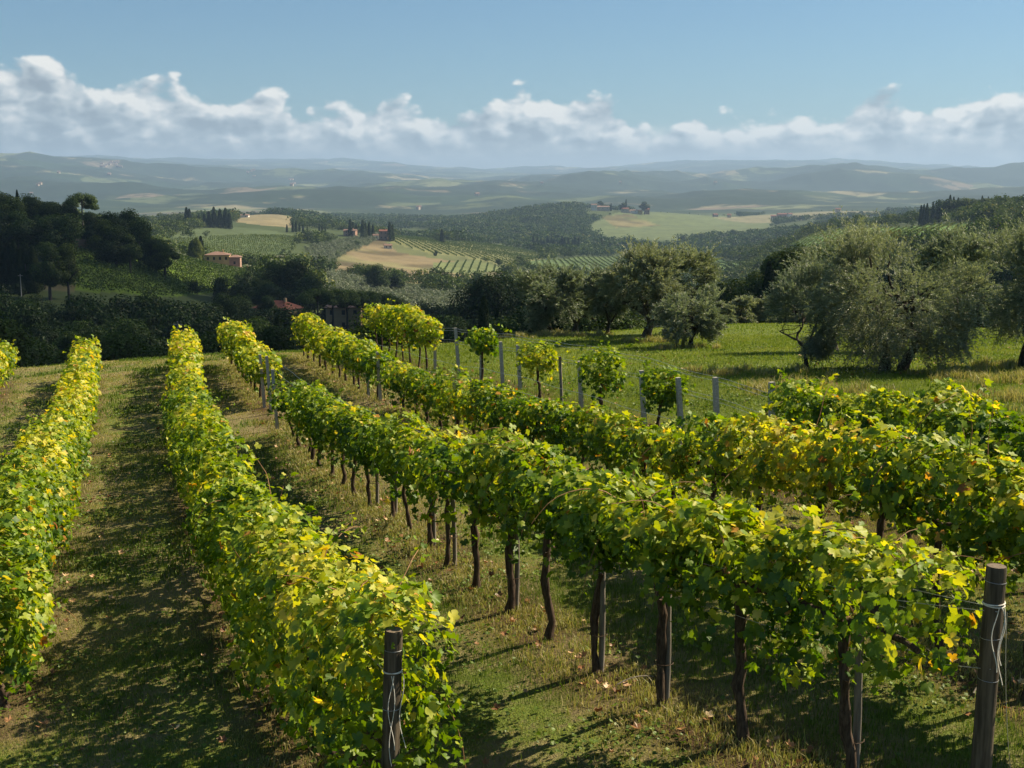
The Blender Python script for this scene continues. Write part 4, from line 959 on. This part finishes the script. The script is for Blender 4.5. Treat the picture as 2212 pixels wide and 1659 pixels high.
for k, (px, Y, ty, kd) in enumerate([(1046, 95, 636, 'cypress'), (1075, 105, 668, 'cypress'), (1100, 118, 690, 'cypress'), (1015, 120, 700, 'cypress'),
    (1058, 240, 590, 'oak'), (1092, 250, 586, 'oak'), (1120, 250, 600, 'oak'), (1560, 135, 606, 'oak'), (1592, 140, 596, 'oak'), (1622, 135, 592, 'broad'), (1655, 130, 560, 'cypress'), (1655, 132, 590, 'oak'), (1700, 140, 580, 'oak'), (1720, 170, 512, 'pine'),
    (1128, 100, 640, 'oak'), (1175, 120, 650, 'oak')]):
    ptree(kd, px, Y, ty, ['dark cypress just behind the lone vine', 'shorter cypress right of the one behind the lone vine', 'small cypress at the foot of the leftmost olive', 'little cypress left of the one behind the lone vine',
        'dark oak left of the leftmost olive', 'tallest dark oak touching the leftmost olive', 'dark oak half hidden by the leftmost olive', 'leftmost dark oak in the gap between the olives', 'dark oak in the middle of the gap between the olives', 'leafy dark tree in the gap between the olives', 'spiky cypress rising from the gap between the olives',
        'dark oak under the spiky cypress in the gap', 'dark oak behind the small silvery olive', 'dark umbrella pine top behind the small silvery olive', 'dark oak behind the leftmost olive', 'dark oak right behind the leftmost olive'][k], 'dark trees just behind the olive slope', 1.0)

ptree('broad', 578, 340, 634, 'leafy tree covering the left half of the red roofed house', 'trees hiding the red roofed house', 1.3); ptree('broad', 600, 330, 662, 'low leafy tree before the red roofed house wall', 'trees hiding the red roofed house', 1.3)

# ---------------------------------------------------------------- woods
OLZ = [field([(700,585),(760,600),(960,640),(1110,640),(1110,700),(880,700),(690,640)], 150, 900), field([(0,455),(60,485),(180,500),(330,520),(470,565),(440,560),(300,552),(180,540),(0,525)], 300, 640), field([(655,540),(740,520),(830,505),(820,515),(730,560),(700,580)], 620, 1300)]
px_, py_ = np.array([p[0] for p in placed]), np.array([p[1] for p in placed])
def visible(x, y, h_):                      # tops that are not behind the terrain
    z = G(x, y) + h_; ok = np.ones(len(x), bool)
    for t in np.linspace(.04, .97, 36): ok &= G(x * t, y * t) < z * t + .5
    return ok
def jit(Y0, Y1, sp):
    xs_ = np.arange(-.50 * Y1, .50 * Y1, sp); ys_ = np.arange(Y0, Y1, sp); X_, Y_ = np.meshgrid(xs_, ys_)
    X_ = X_ + rng.uniform(-.42, .42, X_.shape) * sp; Y_ = Y_ + rng.uniform(-.42, .42, X_.shape) * sp
    k = abs(X_) < .46 * Y_ + 6; return X_[k], Y_[k]
def infield(x, y):
    m = np.zeros(len(x), bool)
    for n, xy, c, _ in FXY: m |= inpoly(x, y, xy)
    return m
HOUSE_CLEAR = []
def clear(x, y):
    ok = np.ones(len(x), bool)
    for (a_, b2, r) in placed: ok &= np.hypot(x - a_, y - b2) > r
    for (a_, b2, r) in CLEAR: ok &= np.hypot(x - a_, (y - b2)) > r
    return ok
CLEAR = []
for px, Y, r in [(478, 620, 16), (470, 590, 22), (745, 372, 9), (745, 352, 9), (610, 380, 11), (628, 360, 9), (182, 440, 9), (760, 1215, 9), (828, 1215, 9)]:
    x, y, z = at(px, Y); CLEAR.append((x, y, r))
def zone_ol(x, y):
    m = np.zeros(len(x), bool)
    for p in OLZ: m |= inpoly(x, y, p)
    return m
# valley, individually
x, y = jit(74, 520, 8.2); k = ~infield(x, y) & clear(x, y) & ~zone_ol(x, y); x, y = x[k], y[k]
dn = fbm(x / 45, y / 45, 41, 3); k = (dn > .36) | (y < 160); x, y = x[k], y[k]
hh = (5.5 + 4.5 * fbm(x / 25, y / 25, 43, 2)) * rng.uniform(.75, 1.25, len(x)); hh = np.where(y < 130, np.minimum(hh, 6.5), hh)
u = 1106 + F * x / y; lim = np.interp(u, [0, 80, 180, 330, 470, 540, 565, 672, 695, 790, 830, 1000, 1100, 1300, 1500, 1600, 2212], [606, 604, 604, 622, 622, 640, 656, 656, 684, 690, 645, 622, 604, 600, 610, 610, 560])
lim = lim + 150 * (fbm(x / 16, y / 22, 61, 2) - .30); hh = np.where(y < 400, np.minimum(hh, zpix(lim, y) - G(x, y)), hh); k = (hh > 2.2) & ~((y > 400) & (u < 360)); x, y, hh = x[k], y[k], hh[k]
k = visible(x, y, hh); x, y, hh = x[k], y[k], hh[k]
o = np.argsort(y / hh); x, y, hh = x[o], y[o], hh[o]
print('valley trees', len(x))
NIND = 150
for i_ in range(min(NIND, len(x))):
    u = rng.uniform(); gd = fbm(np.array([x[i_] / 60]), np.array([y[i_] / 60]), 47, 2)[0]
    kd = 'grey' if gd > .62 else ('oak' if u < .45 else 'broad' if u < .92 else 'cypress')
    if kd == 'grey': hh[i_] *= .65
    tree(kd, x[i_], y[i_], hh[i_], {'grey': 'grey-green olive in the shaded valley behind the vine rows', 'oak': 'round dark tree in the shaded valley behind the vine rows', 'broad': 'leafy dark tree in the shaded valley behind the vine rows', 'cypress': 'small cypress in the shaded valley behind the vine rows'}[kd], 'shaded valley ' + {'grey': 'olives', 'oak': 'round trees', 'broad': 'leafy trees', 'cypress': 'cypresses'}[kd], 1.25 if kd != 'cypress' else 1.4)
class Wood:
    def __init__(s): s.V = []; s.F = []; s.T = []; s.n = 0
    def put(s, kind, x, y, h_, nq, ks, wide=1.2, dt=0.0, var=.10):
        P_, N, t_ = crown_pts(kind, 4000)
        for a_, b2, hh_, z_ in zip(x, y, h_, G(x, y)):
            i_ = rng.integers(0, 4000, nq); rz = rng.uniform(0, 6.28); cr, sr = math.cos(rz), math.sin(rz); p_ = P_[i_]; q_ = N[i_] + rng.normal(0, .4, (nq, 3))
            p_ = np.stack([(p_[:, 0] * cr - p_[:, 1] * sr) * wide, (p_[:, 0] * sr + p_[:, 1] * cr) * wide, p_[:, 2]], 1) * hh_ + [a_, b2, z_ - .1]
            q_ = np.stack([q_[:, 0] * cr - q_[:, 1] * sr, q_[:, 0] * sr + q_[:, 1] * cr, q_[:, 2]], 1)
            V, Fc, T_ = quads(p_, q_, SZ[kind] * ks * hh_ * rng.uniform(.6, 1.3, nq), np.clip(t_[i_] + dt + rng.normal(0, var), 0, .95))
            s.V.append(V); s.F.append(Fc + s.n); s.T.append(T_); s.n += len(V)
    def done(s, name, mat):
        if s.n: tag(add(name, mesh(name, np.concatenate(s.V), np.concatenate(s.F), mat, attrs={'tint': np.concatenate(s.T)})), kind='stuff')
wd = Wood()
if len(x) > NIND: wd.put('oak', x[NIND:], y[NIND:], hh[NIND:], 1000, 1.35, 1.1)
wd.done('valley_woods', M['tree'])
wo = Wood()
x, y = jit(150, 1300, 5.6); k = zone_ol(x, y) & clear(x, y); x, y = x[k], y[k]; k = visible(x, y, 3.5); x, y = x[k], y[k]; print('grove', len(x))
wo.put('grey', x, y, rng.uniform(3.0, 4.6, len(x)), 150, 2.0, 1.2); wo.done('olive_grove_woods', M['olive'])
wd = Wood()
x, y = jit(520, 1450, 9); k = ~infield(x, y) & clear(x, y) & ~zone_ol(x, y); x, y = x[k], y[k]
dn = fbm(x / 90, y / 90, 44, 3); u = 1106 + F * x / y; k = (dn > .40) & ~((u > 1690) & (u < 1990) & (y > 680) & (rng.uniform(0, 1, len(x)) < .75)); x, y = x[k], y[k]; hh = rng.uniform(4, 11, len(x)) * (.6 + .8 * fbm(x / 40, y / 40, 50, 2)); k = visible(x, y, hh); x, y, hh = x[k], y[k], hh[k]; print('mid', len(x))
wd.put('oak', x, y, hh, 260, 2.3, 1.4, var=.16)
# hedges along field edges
hx, hy = [], []
for fi, (n, xy, c, _) in enumerate(FXY[:15]):
    if fi in (0, 6, 8): continue
    P_ = np.concatenate([xy, xy[:1]])
    for a_, b2 in zip(P_[:-1], P_[1:]):
        L = np.hypot(*(b2 - a_)); m = int(L / 6)
        if m and rng.uniform() < .7:
            t = np.linspace(0, 1, m); hx.append(a_[0] + (b2 - a_)[0] * t + rng.normal(0, 2, m)); hy.append(a_[1] + (b2 - a_)[1] * t + rng.normal(0, 2, m))
x, y = np.concatenate(hx), np.concatenate(hy); k = (rng.uniform(0, 1, len(x)) < .45) & (y > 400) & ~infield(x, y); x, y = x[k], y[k]
wd.put('oak', x, y, rng.uniform(1.5, 5.5, len(x)), 160, 2.6, 1.1); wd.done('hillside_woods', M['tree'])
wd = Wood()
x, y = jit(1450, 3100, 13); k = ~infield(x, y); x, y = x[k], y[k]; u = 1106 + F * x / y
dn = fbm(x / 170, y / 170, 45, 3) + .25 * ((u > 930) & (u < 1300) & (y > 1700) & (y < 2560)); k = (dn > .50) & ~((u > 1262) & (u < 1412) & (y > 2330) & (y < 2560)); x, y = x[k], y[k]; hh = 7 + 9 * fbm(x / 60, y / 60, 49, 2) * rng.uniform(.6, 1.3, len(x)); k = visible(x, y, hh); x, y, hh = x[k], y[k], hh[k]; print('far', len(x))
wd.put('oak', x, y, hh, 70, 3.9, 1.7, var=.17); wd.done('far_woods', M['tree'])

# rows of the hillside vineyards
for fi, (n, xy, c, pp) in enumerate(FXY):
    if n != 'vineyard': continue
    y0 = xy[:, 1].mean(); dirv_ = {0: (1, .42), 1: (.5, 1), 7: (-.28, 1), 12: (.1, 1), 13: (.45, 1)}.get(fi, (0, 1)); d = norm(np.array(dirv_, float)); nn = np.array([d[1], -d[0]])
    s0 = xy @ nn; t0 = xy @ d; Vv, Fv, Tv, nn_ = [], [], [], 0
    sp = 2.8 if y0 < 900 else 6.5
    for s_ in np.arange(s0.min(), s0.max(), sp):
        t = np.arange(t0.min(), t0.max(), 1.6 if y0 < 900 else 2.6); x = s_ * nn[0] + t * d[0]; y = s_ * nn[1] + t * d[1]; k = inpoly(x, y, xy) & (rng.uniform(0, 1, len(x)) < .93); x, y = x[k], y[k]
        if not len(x): continue
        m = 14; P_ = np.repeat(np.stack([x, y, G(x, y)], 1), m, 0); q_ = len(P_)
        P_ = P_ + np.stack([rng.uniform(-.9, .9, q_) * d[0] + rng.normal(0, .25, q_) * nn[0], rng.uniform(-.9, .9, q_) * d[1] + rng.normal(0, .25, q_) * nn[1], rng.uniform(.3, 1.6, q_)], 1)
        V, Fc, T_ = quads(P_, rng.normal(0, .6, (q_, 3)) + [0, 0, .4], rng.uniform(.20, .42, q_) * (1.3 if y0 > 900 else 1), np.clip(rng.normal(.52 if fi in (7,) else .62, .10, q_), 0, .92))
        Vv.append(V); Fv.append(Fc + nn_); Tv.append(T_); nn_ += len(V)
    if nn_: tag(add('hillside_vineyard_foliage', mesh('hv', np.concatenate(Vv), np.concatenate(Fv), M['tree'], attrs={'tint': np.concatenate(Tv)})), kind='stuff')
# ---------------------------------------------------------------- buildings
def house(x, y, w_, d_, h_, rz, wall, roof, label, group, cols=0, rows_=0, rt='hip', rh=1.8, over=.5, chim=True, name='farmhouse', cat='house', z=None, winw=1.0, winh=1.4, door=False, dz=0.0):
    z = (min(g1(x, y), g1(x + w_ * .4, y), g1(x - w_ * .4, y)) if z is None else z) + dz
    root = empty(name, (x, y, z), rz); tag(root, label, cat, group)
    b = MB(); b.box((0, 0, h_ / 2 - 1), (w_, d_, h_ + 2)); add('wall', b.me('wall', M[wall]), root)
    W2, D2 = w_ / 2 + over, d_ / 2 + over; b = MB(); e0 = h_ + .01
    if rt == 'hip': rl = max(w_ / 2 - d_ / 2, w_ * .12); top = [(-rl, 0, e0 + rh), (rl, 0, e0 + rh)]
    else: top = [(-W2, 0, e0 + rh), (W2, 0, e0 + rh)]
    V = [(-W2, -D2, e0), (W2, -D2, e0), (W2, D2, e0), (-W2, D2, e0)]; V = np.array(V + top + [(a_, b2, e0 - .16) for a_, b2, _ in V])
    b.put(V, [[0, 1, 5, 4], [2, 3, 4, 5], [0, 6, 7, 1], [1, 7, 8, 2], [2, 8, 9, 3], [3, 9, 6, 0], [6, 9, 8, 7]]); b.put(V, [[1, 2, 5], [3, 0, 4]])
    ro = add('roof', b.me('roof', M[roof]), root, (0, 0, .16))
    if chim: b = MB(); b.box((w_ * .22, 0, e0 + rh * .8 + .5), (.7, .7, 1.6)); add('chimney', b.me('chimney', M[wall]), ro)
    for r in range(rows_):
        for c in range(cols):
            wx = (c + .5) / cols * w_ - w_ / 2; wz = h_ * (r + .62) / rows_
            b = MB(); b.box((wx, -d_ / 2 - .02, wz), (winw, .08, winh)); wi = add('window', b.me('window', M['dark']), root)
            b = MB(); b.box((wx, -d_ / 2 - .08, wz - winh / 2 - .1), (winw + .3, .22, .14)); add('sill', b.me('sill', M['stone']), wi)
    if door: b = MB(); b.box((w_ * .1, -d_ / 2 - .03, 1.1), (1.3, .1, 2.2)); add('door', b.me('door', M['dark']), root)
    return root
x, y, z = at(472, 620); s = 620 / F
HG = 'parts of the yellow farmstead'
house(x, y, 11.8, 9, 8.2, .12, 'plaster_y', 'tile', 'yellow plastered farmhouse with four upper windows on the far slope', HG, 4, 2, rh=1.5, door=True, z=z - 1)
house(x + 8.4, y + 1.0, 5.4, 8, 7.0, .12, 'plaster_p', 'tile', 'brownish pink wing adjoining the right side of the yellow farmhouse', HG, 1, 1, rh=1.0, z=z - 1, chim=False)
house(x + 0.5, y - 8, 9.0, 4.5, 2.6, .12, 'stone', 'tile', 'low stone shed in front of the yellow farmhouse', HG, 2, 1, 'gable', 1.0, z=z - 1.6, chim=False, winw=.8, winh=.8)
house(x + 9.5, y - 7, 7.0, 4.5, 2.8, .12, 'stone', 'tile', 'low stone outbuilding right of the shed below the yellow farmhouse', HG, 1, 1, 'gable', .9, z=z - 2.2, chim=False, winw=.8, winh=.8)
house(x + 15, y - 5, 3.4, 3.4, 2.2, .12, 'plaster_p', 'tile', 'smallest hut at the right end of the yellow farmstead', HG, 0, 0, 'gable', .7, z=z - 2.2, name='hut')
x, y, z = at(745, 372); house(x, y, 10.5, 8, zpix(660, 372) - z + .0, .05, 'plaster_b', 'tile_d', 'brown house with dark roof under the umbrella pines', 'houses in the near valley', 3, 2, rh=1.7, door=True)
x, y, z = at(602, 380); house(x, y, 13, 8, zpix(660, 380) - z, -.5, 'plaster_b', 'tile_r', 'house with red tiled roof half hidden by dark trees', 'houses in the near valley', 2, 2, rh=2.2, door=True)
x, y, z = at(640, 1700)
for px, py, Y, w_, d_, h_, wl, rf, lb in [
    (757, 500, 1225, 12, 8, 6, 'plaster_p', 'tile', 'pink villa among cypresses on the middle ridge'),
    (829, 496, 1225, 8, 7, 9, 'plaster_p', 'tile_r', 'reddish tower-like villa right of the dense cypresses'),
    (812, 500, 1220, 5, 5, 4, 'plaster_w', 'tile', 'small pale annex left of the reddish villa'),
    (838, 512, 1150, 7, 5, 3, 'plaster_w', 'tile', 'low pale building on the track below the reddish villa'),
    (526, 470, 1700, 15, 8, 4, 'plaster_w', 'tile', 'small white house above the pale bare field'),
    (490, 487, 1500, 9, 6, 4, 'plaster_y', 'tile_r', 'orange roofed house beside the hilltop cypresses')]:
    x, y, z = at(px, Y); house(x, y, w_, d_, h_, rng.uniform(-.3, .3), wl, rf, lb, 'houses on the middle hills', 2, 2 if h_ > 5 else 1, 'gable', 1.4)
for k, (px, w_, h_, wl, rf, lb) in enumerate([
    (1177, 13, 5, 'plaster_w', 'tile_r', 'lone pale house on the wooded hilltop left of the village'), (1283, 9, 9, 'plaster_w', 'tile', 'tallest church-like house of the hilltop village'),
    (1300, 24, 7, 'stone', 'tile', 'longest stone house of the hilltop village'), (1288, 12, 6, 'plaster_p', 'tile', 'pinkish house adjoining the left of the longest village house'),
    (1350, 12, 7, 'stone', 'tile_r', 'square stone house in the middle of the hilltop village'), (1368, 13, 5, 'plaster_w', 'tile', 'pale low house right of the square stone one'),
    (1380, 10, 5, 'plaster_y', 'tile', 'yellowish small house near the right end of the village'), (1397, 8, 8, 'plaster_p', 'tile_r', 'pink house at the right end of the hilltop village')]):
    x, y, z = at(px, 2470 + 6 * k); house(x, y, w_ * 1.25, 9, h_ * 1.25, rng.uniform(-.3, .3), wl, rf, lb, 'houses of the hilltop village', 3 if w_ > 20 else 2, 1, 'gable', 1.8)
for px, Y, w_, h_, wl, lb in [(1690, 2750, 24, 8, 'plaster_p', 'largest pink house on the far right ridge'), (1706, 2740, 9, 6, 'plaster_w', 'small white house right of the largest pink one on the ridge'), (1672, 2760, 14, 5, 'stone', 'low stone house left of the largest pink one on the ridge'),
                          (1545, 2850, 10, 5, 'plaster_p', 'lone pinkish house on the ridge above the green meadow'), (1810, 2820, 12, 7, 'stone', 'dark stone house near the right end of the ridge'), (1575, 2850, 9, 6, 'stone', 'second small house on the ridge above the green meadow')]:
    x, y, z = at(px, Y); house(x, y, w_, 9, h_, rng.uniform(-.3, .3), wl, 'tile_r', lb, 'houses on the far right ridge', 2, 1, 'gable', 1.8, dz=.6)
n0 = 0
for px, py, n in [(246, 357, 16), (130, 374, 2), (84, 400, 2), (236, 378, 3), (630, 389, 2), (632, 402, 2), (555, 374, 4), (1030, 424, 3), (900, 452, 2), (640, 395, 1), (1345, 396, 1), (1540, 396, 2), (1165, 398, 1), (70, 418, 1)]:
    for k in range(n):
        x, y = hit(px + rng.normal(0, 12 if n > 3 else 3), py + rng.normal(0, 3 if n > 3 else 1.0), 3200, 12000)
        house(x, y, rng.uniform(9, 15) * y / 6500 + 3, 10, rng.uniform(6, 10), rng.uniform(-.6, .6), 'stone', 'tile', 'tiny pale house scattered on the hazy far hills', 'tiny houses on the hazy hills', 0, 0, 'gable', 3, chim=False, name='hill_house'); n0 += 1
# bare clay bank under the pine
x, y, z = at(181, 436); P_ = []
n = 900; a_ = rng.uniform(0, 1, n)
gu, gv = np.meshgrid(np.linspace(-1, 1, 22), np.linspace(-1, 1, 16), indexing='ij')
rr = np.sqrt(np.clip(1 - gu ** 2 * .9 - gv ** 2 * .9, 0, 1)); bx = x + gu * 3.2 + .5 * fbm(gu * 3, gv * 3, 5); bz = z + 1.6 + gv * 2.9 + .4 * fbm(gu * 3, gv * 3, 6); by = y - 1.4 - rr * 2.2 - 1.2 * fbm(gu * 4, gv * 4, 7)
ii, jj = np.meshgrid(np.arange(21), np.arange(15), indexing='ij'); qq = np.stack([ii * 16 + jj, (ii + 1) * 16 + jj, (ii + 1) * 16 + jj + 1, ii * 16 + jj + 1], -1).reshape(-1, 4)
tag(add('clay_bank', mesh('clay_bank', np.stack([bx.ravel(), by.ravel(), bz.ravel()], 1), qq, M['clay'], smooth=True)), 'bare reddish clay bank below the tall umbrella pine', 'clay bank')
# utility poles
for px, Y, ty, lb in [(390, 150, 686, 'thin pale pole among dark trees behind the second vine row'), (48, 300, 592, 'white pole at the left edge near the dark cypresses'), (14, 330, 528, 'grey pole at the far left above the cypress row')]:
    x, y, z = at(px, Y); h_ = min(zpix(ty, Y) - z, 9); b = MB(); b.tube([(0, 0, -.5), (0, 0, h_ / 2), (0, 0, h_)], [.13, .11, .09], 8); root = empty('utility_pole', (x, y, z)); tag(root, lb, 'pole')
    add('shaft', b.me('shaft', M['concrete'], smooth=True), root); b = MB(); b.box((0, 0, h_ - .4), (1.1, .1, .1)); add('crossarm', b.me('crossarm', M['concrete']), root)

# ---------------------------------------------------------------- the cloud overhead that shades the valley
import bmesh
bm = bmesh.new(); bmesh.ops.create_icosphere(bm, subdivisions=6, radius=1)
co = np.array([v.co[:] for v in bm.verts]); Hc = 430.0
th = np.arctan2(co[:, 1], co[:, 0]); f1 = fbm(co[:, 0] * 2.2 + 5, co[:, 1] * 2.2 + co[:, 2], 101, 5); f2 = fbm(co[:, 0] * 7 + 5, co[:, 1] * 7 + co[:, 2] * 5, 103, 4)
r_ = .78 + .45 * (f1 - .5) * 2 * .6 + .25 * (f2 - .5)
off = Hc / math.tan(SUN_EL)
cx_, cy_ = off * math.sin(SUN_AZ) + CLX, off * math.cos(SUN_AZ) + CLY
sg = np.sign(co) * abs(co) ** np.array([.62, .62, 1])
V = np.stack([cx_ + sg[:, 0] * r_ * CLW, cy_ + sg[:, 1] * r_ * CLH, Hc + co[:, 2] * r_ * 55], 1)
for v, c in zip(bm.verts, V): v.co = c
me = bpy.data.meshes.new('cloud'); bm.to_mesh(me); bm.free(); me.materials.append(M['cloud'])
tag(add('cloud', me), kind='stuff')
# ---------------------------------------------------------------- haze
hm = bpy.data.materials.new('haze'); hm.use_nodes = True; h = NT(hm.node_tree); h.n.clear()
ho = h.node('ShaderNodeOutputMaterial'); pv = h.node('ShaderNodeVolumePrincipled')
pv.inputs['Color'].default_value = (.43, .62, .88, 1); pv.inputs['Density'].default_value = HAZE; pv.inputs['Anisotropy'].default_value = 0.1
h.l.new(pv.outputs[0], ho.inputs['Volume'])
mb = MB(); zlo = float(gz.min()) - 1.0; zhi = max(float(gz.max()), 30) + 20
mb.box((0, 9990, (zlo + zhi) / 2), (80000, 20100, zhi - zlo))
haze = add('haze', mb.me('haze', hm)); tag(haze, kind='stuff')
print('TRIS', sum(len(o.data.polygons) for o in C.objects if o.type == 'MESH') / 1e6, 'objs', len(C.objects))
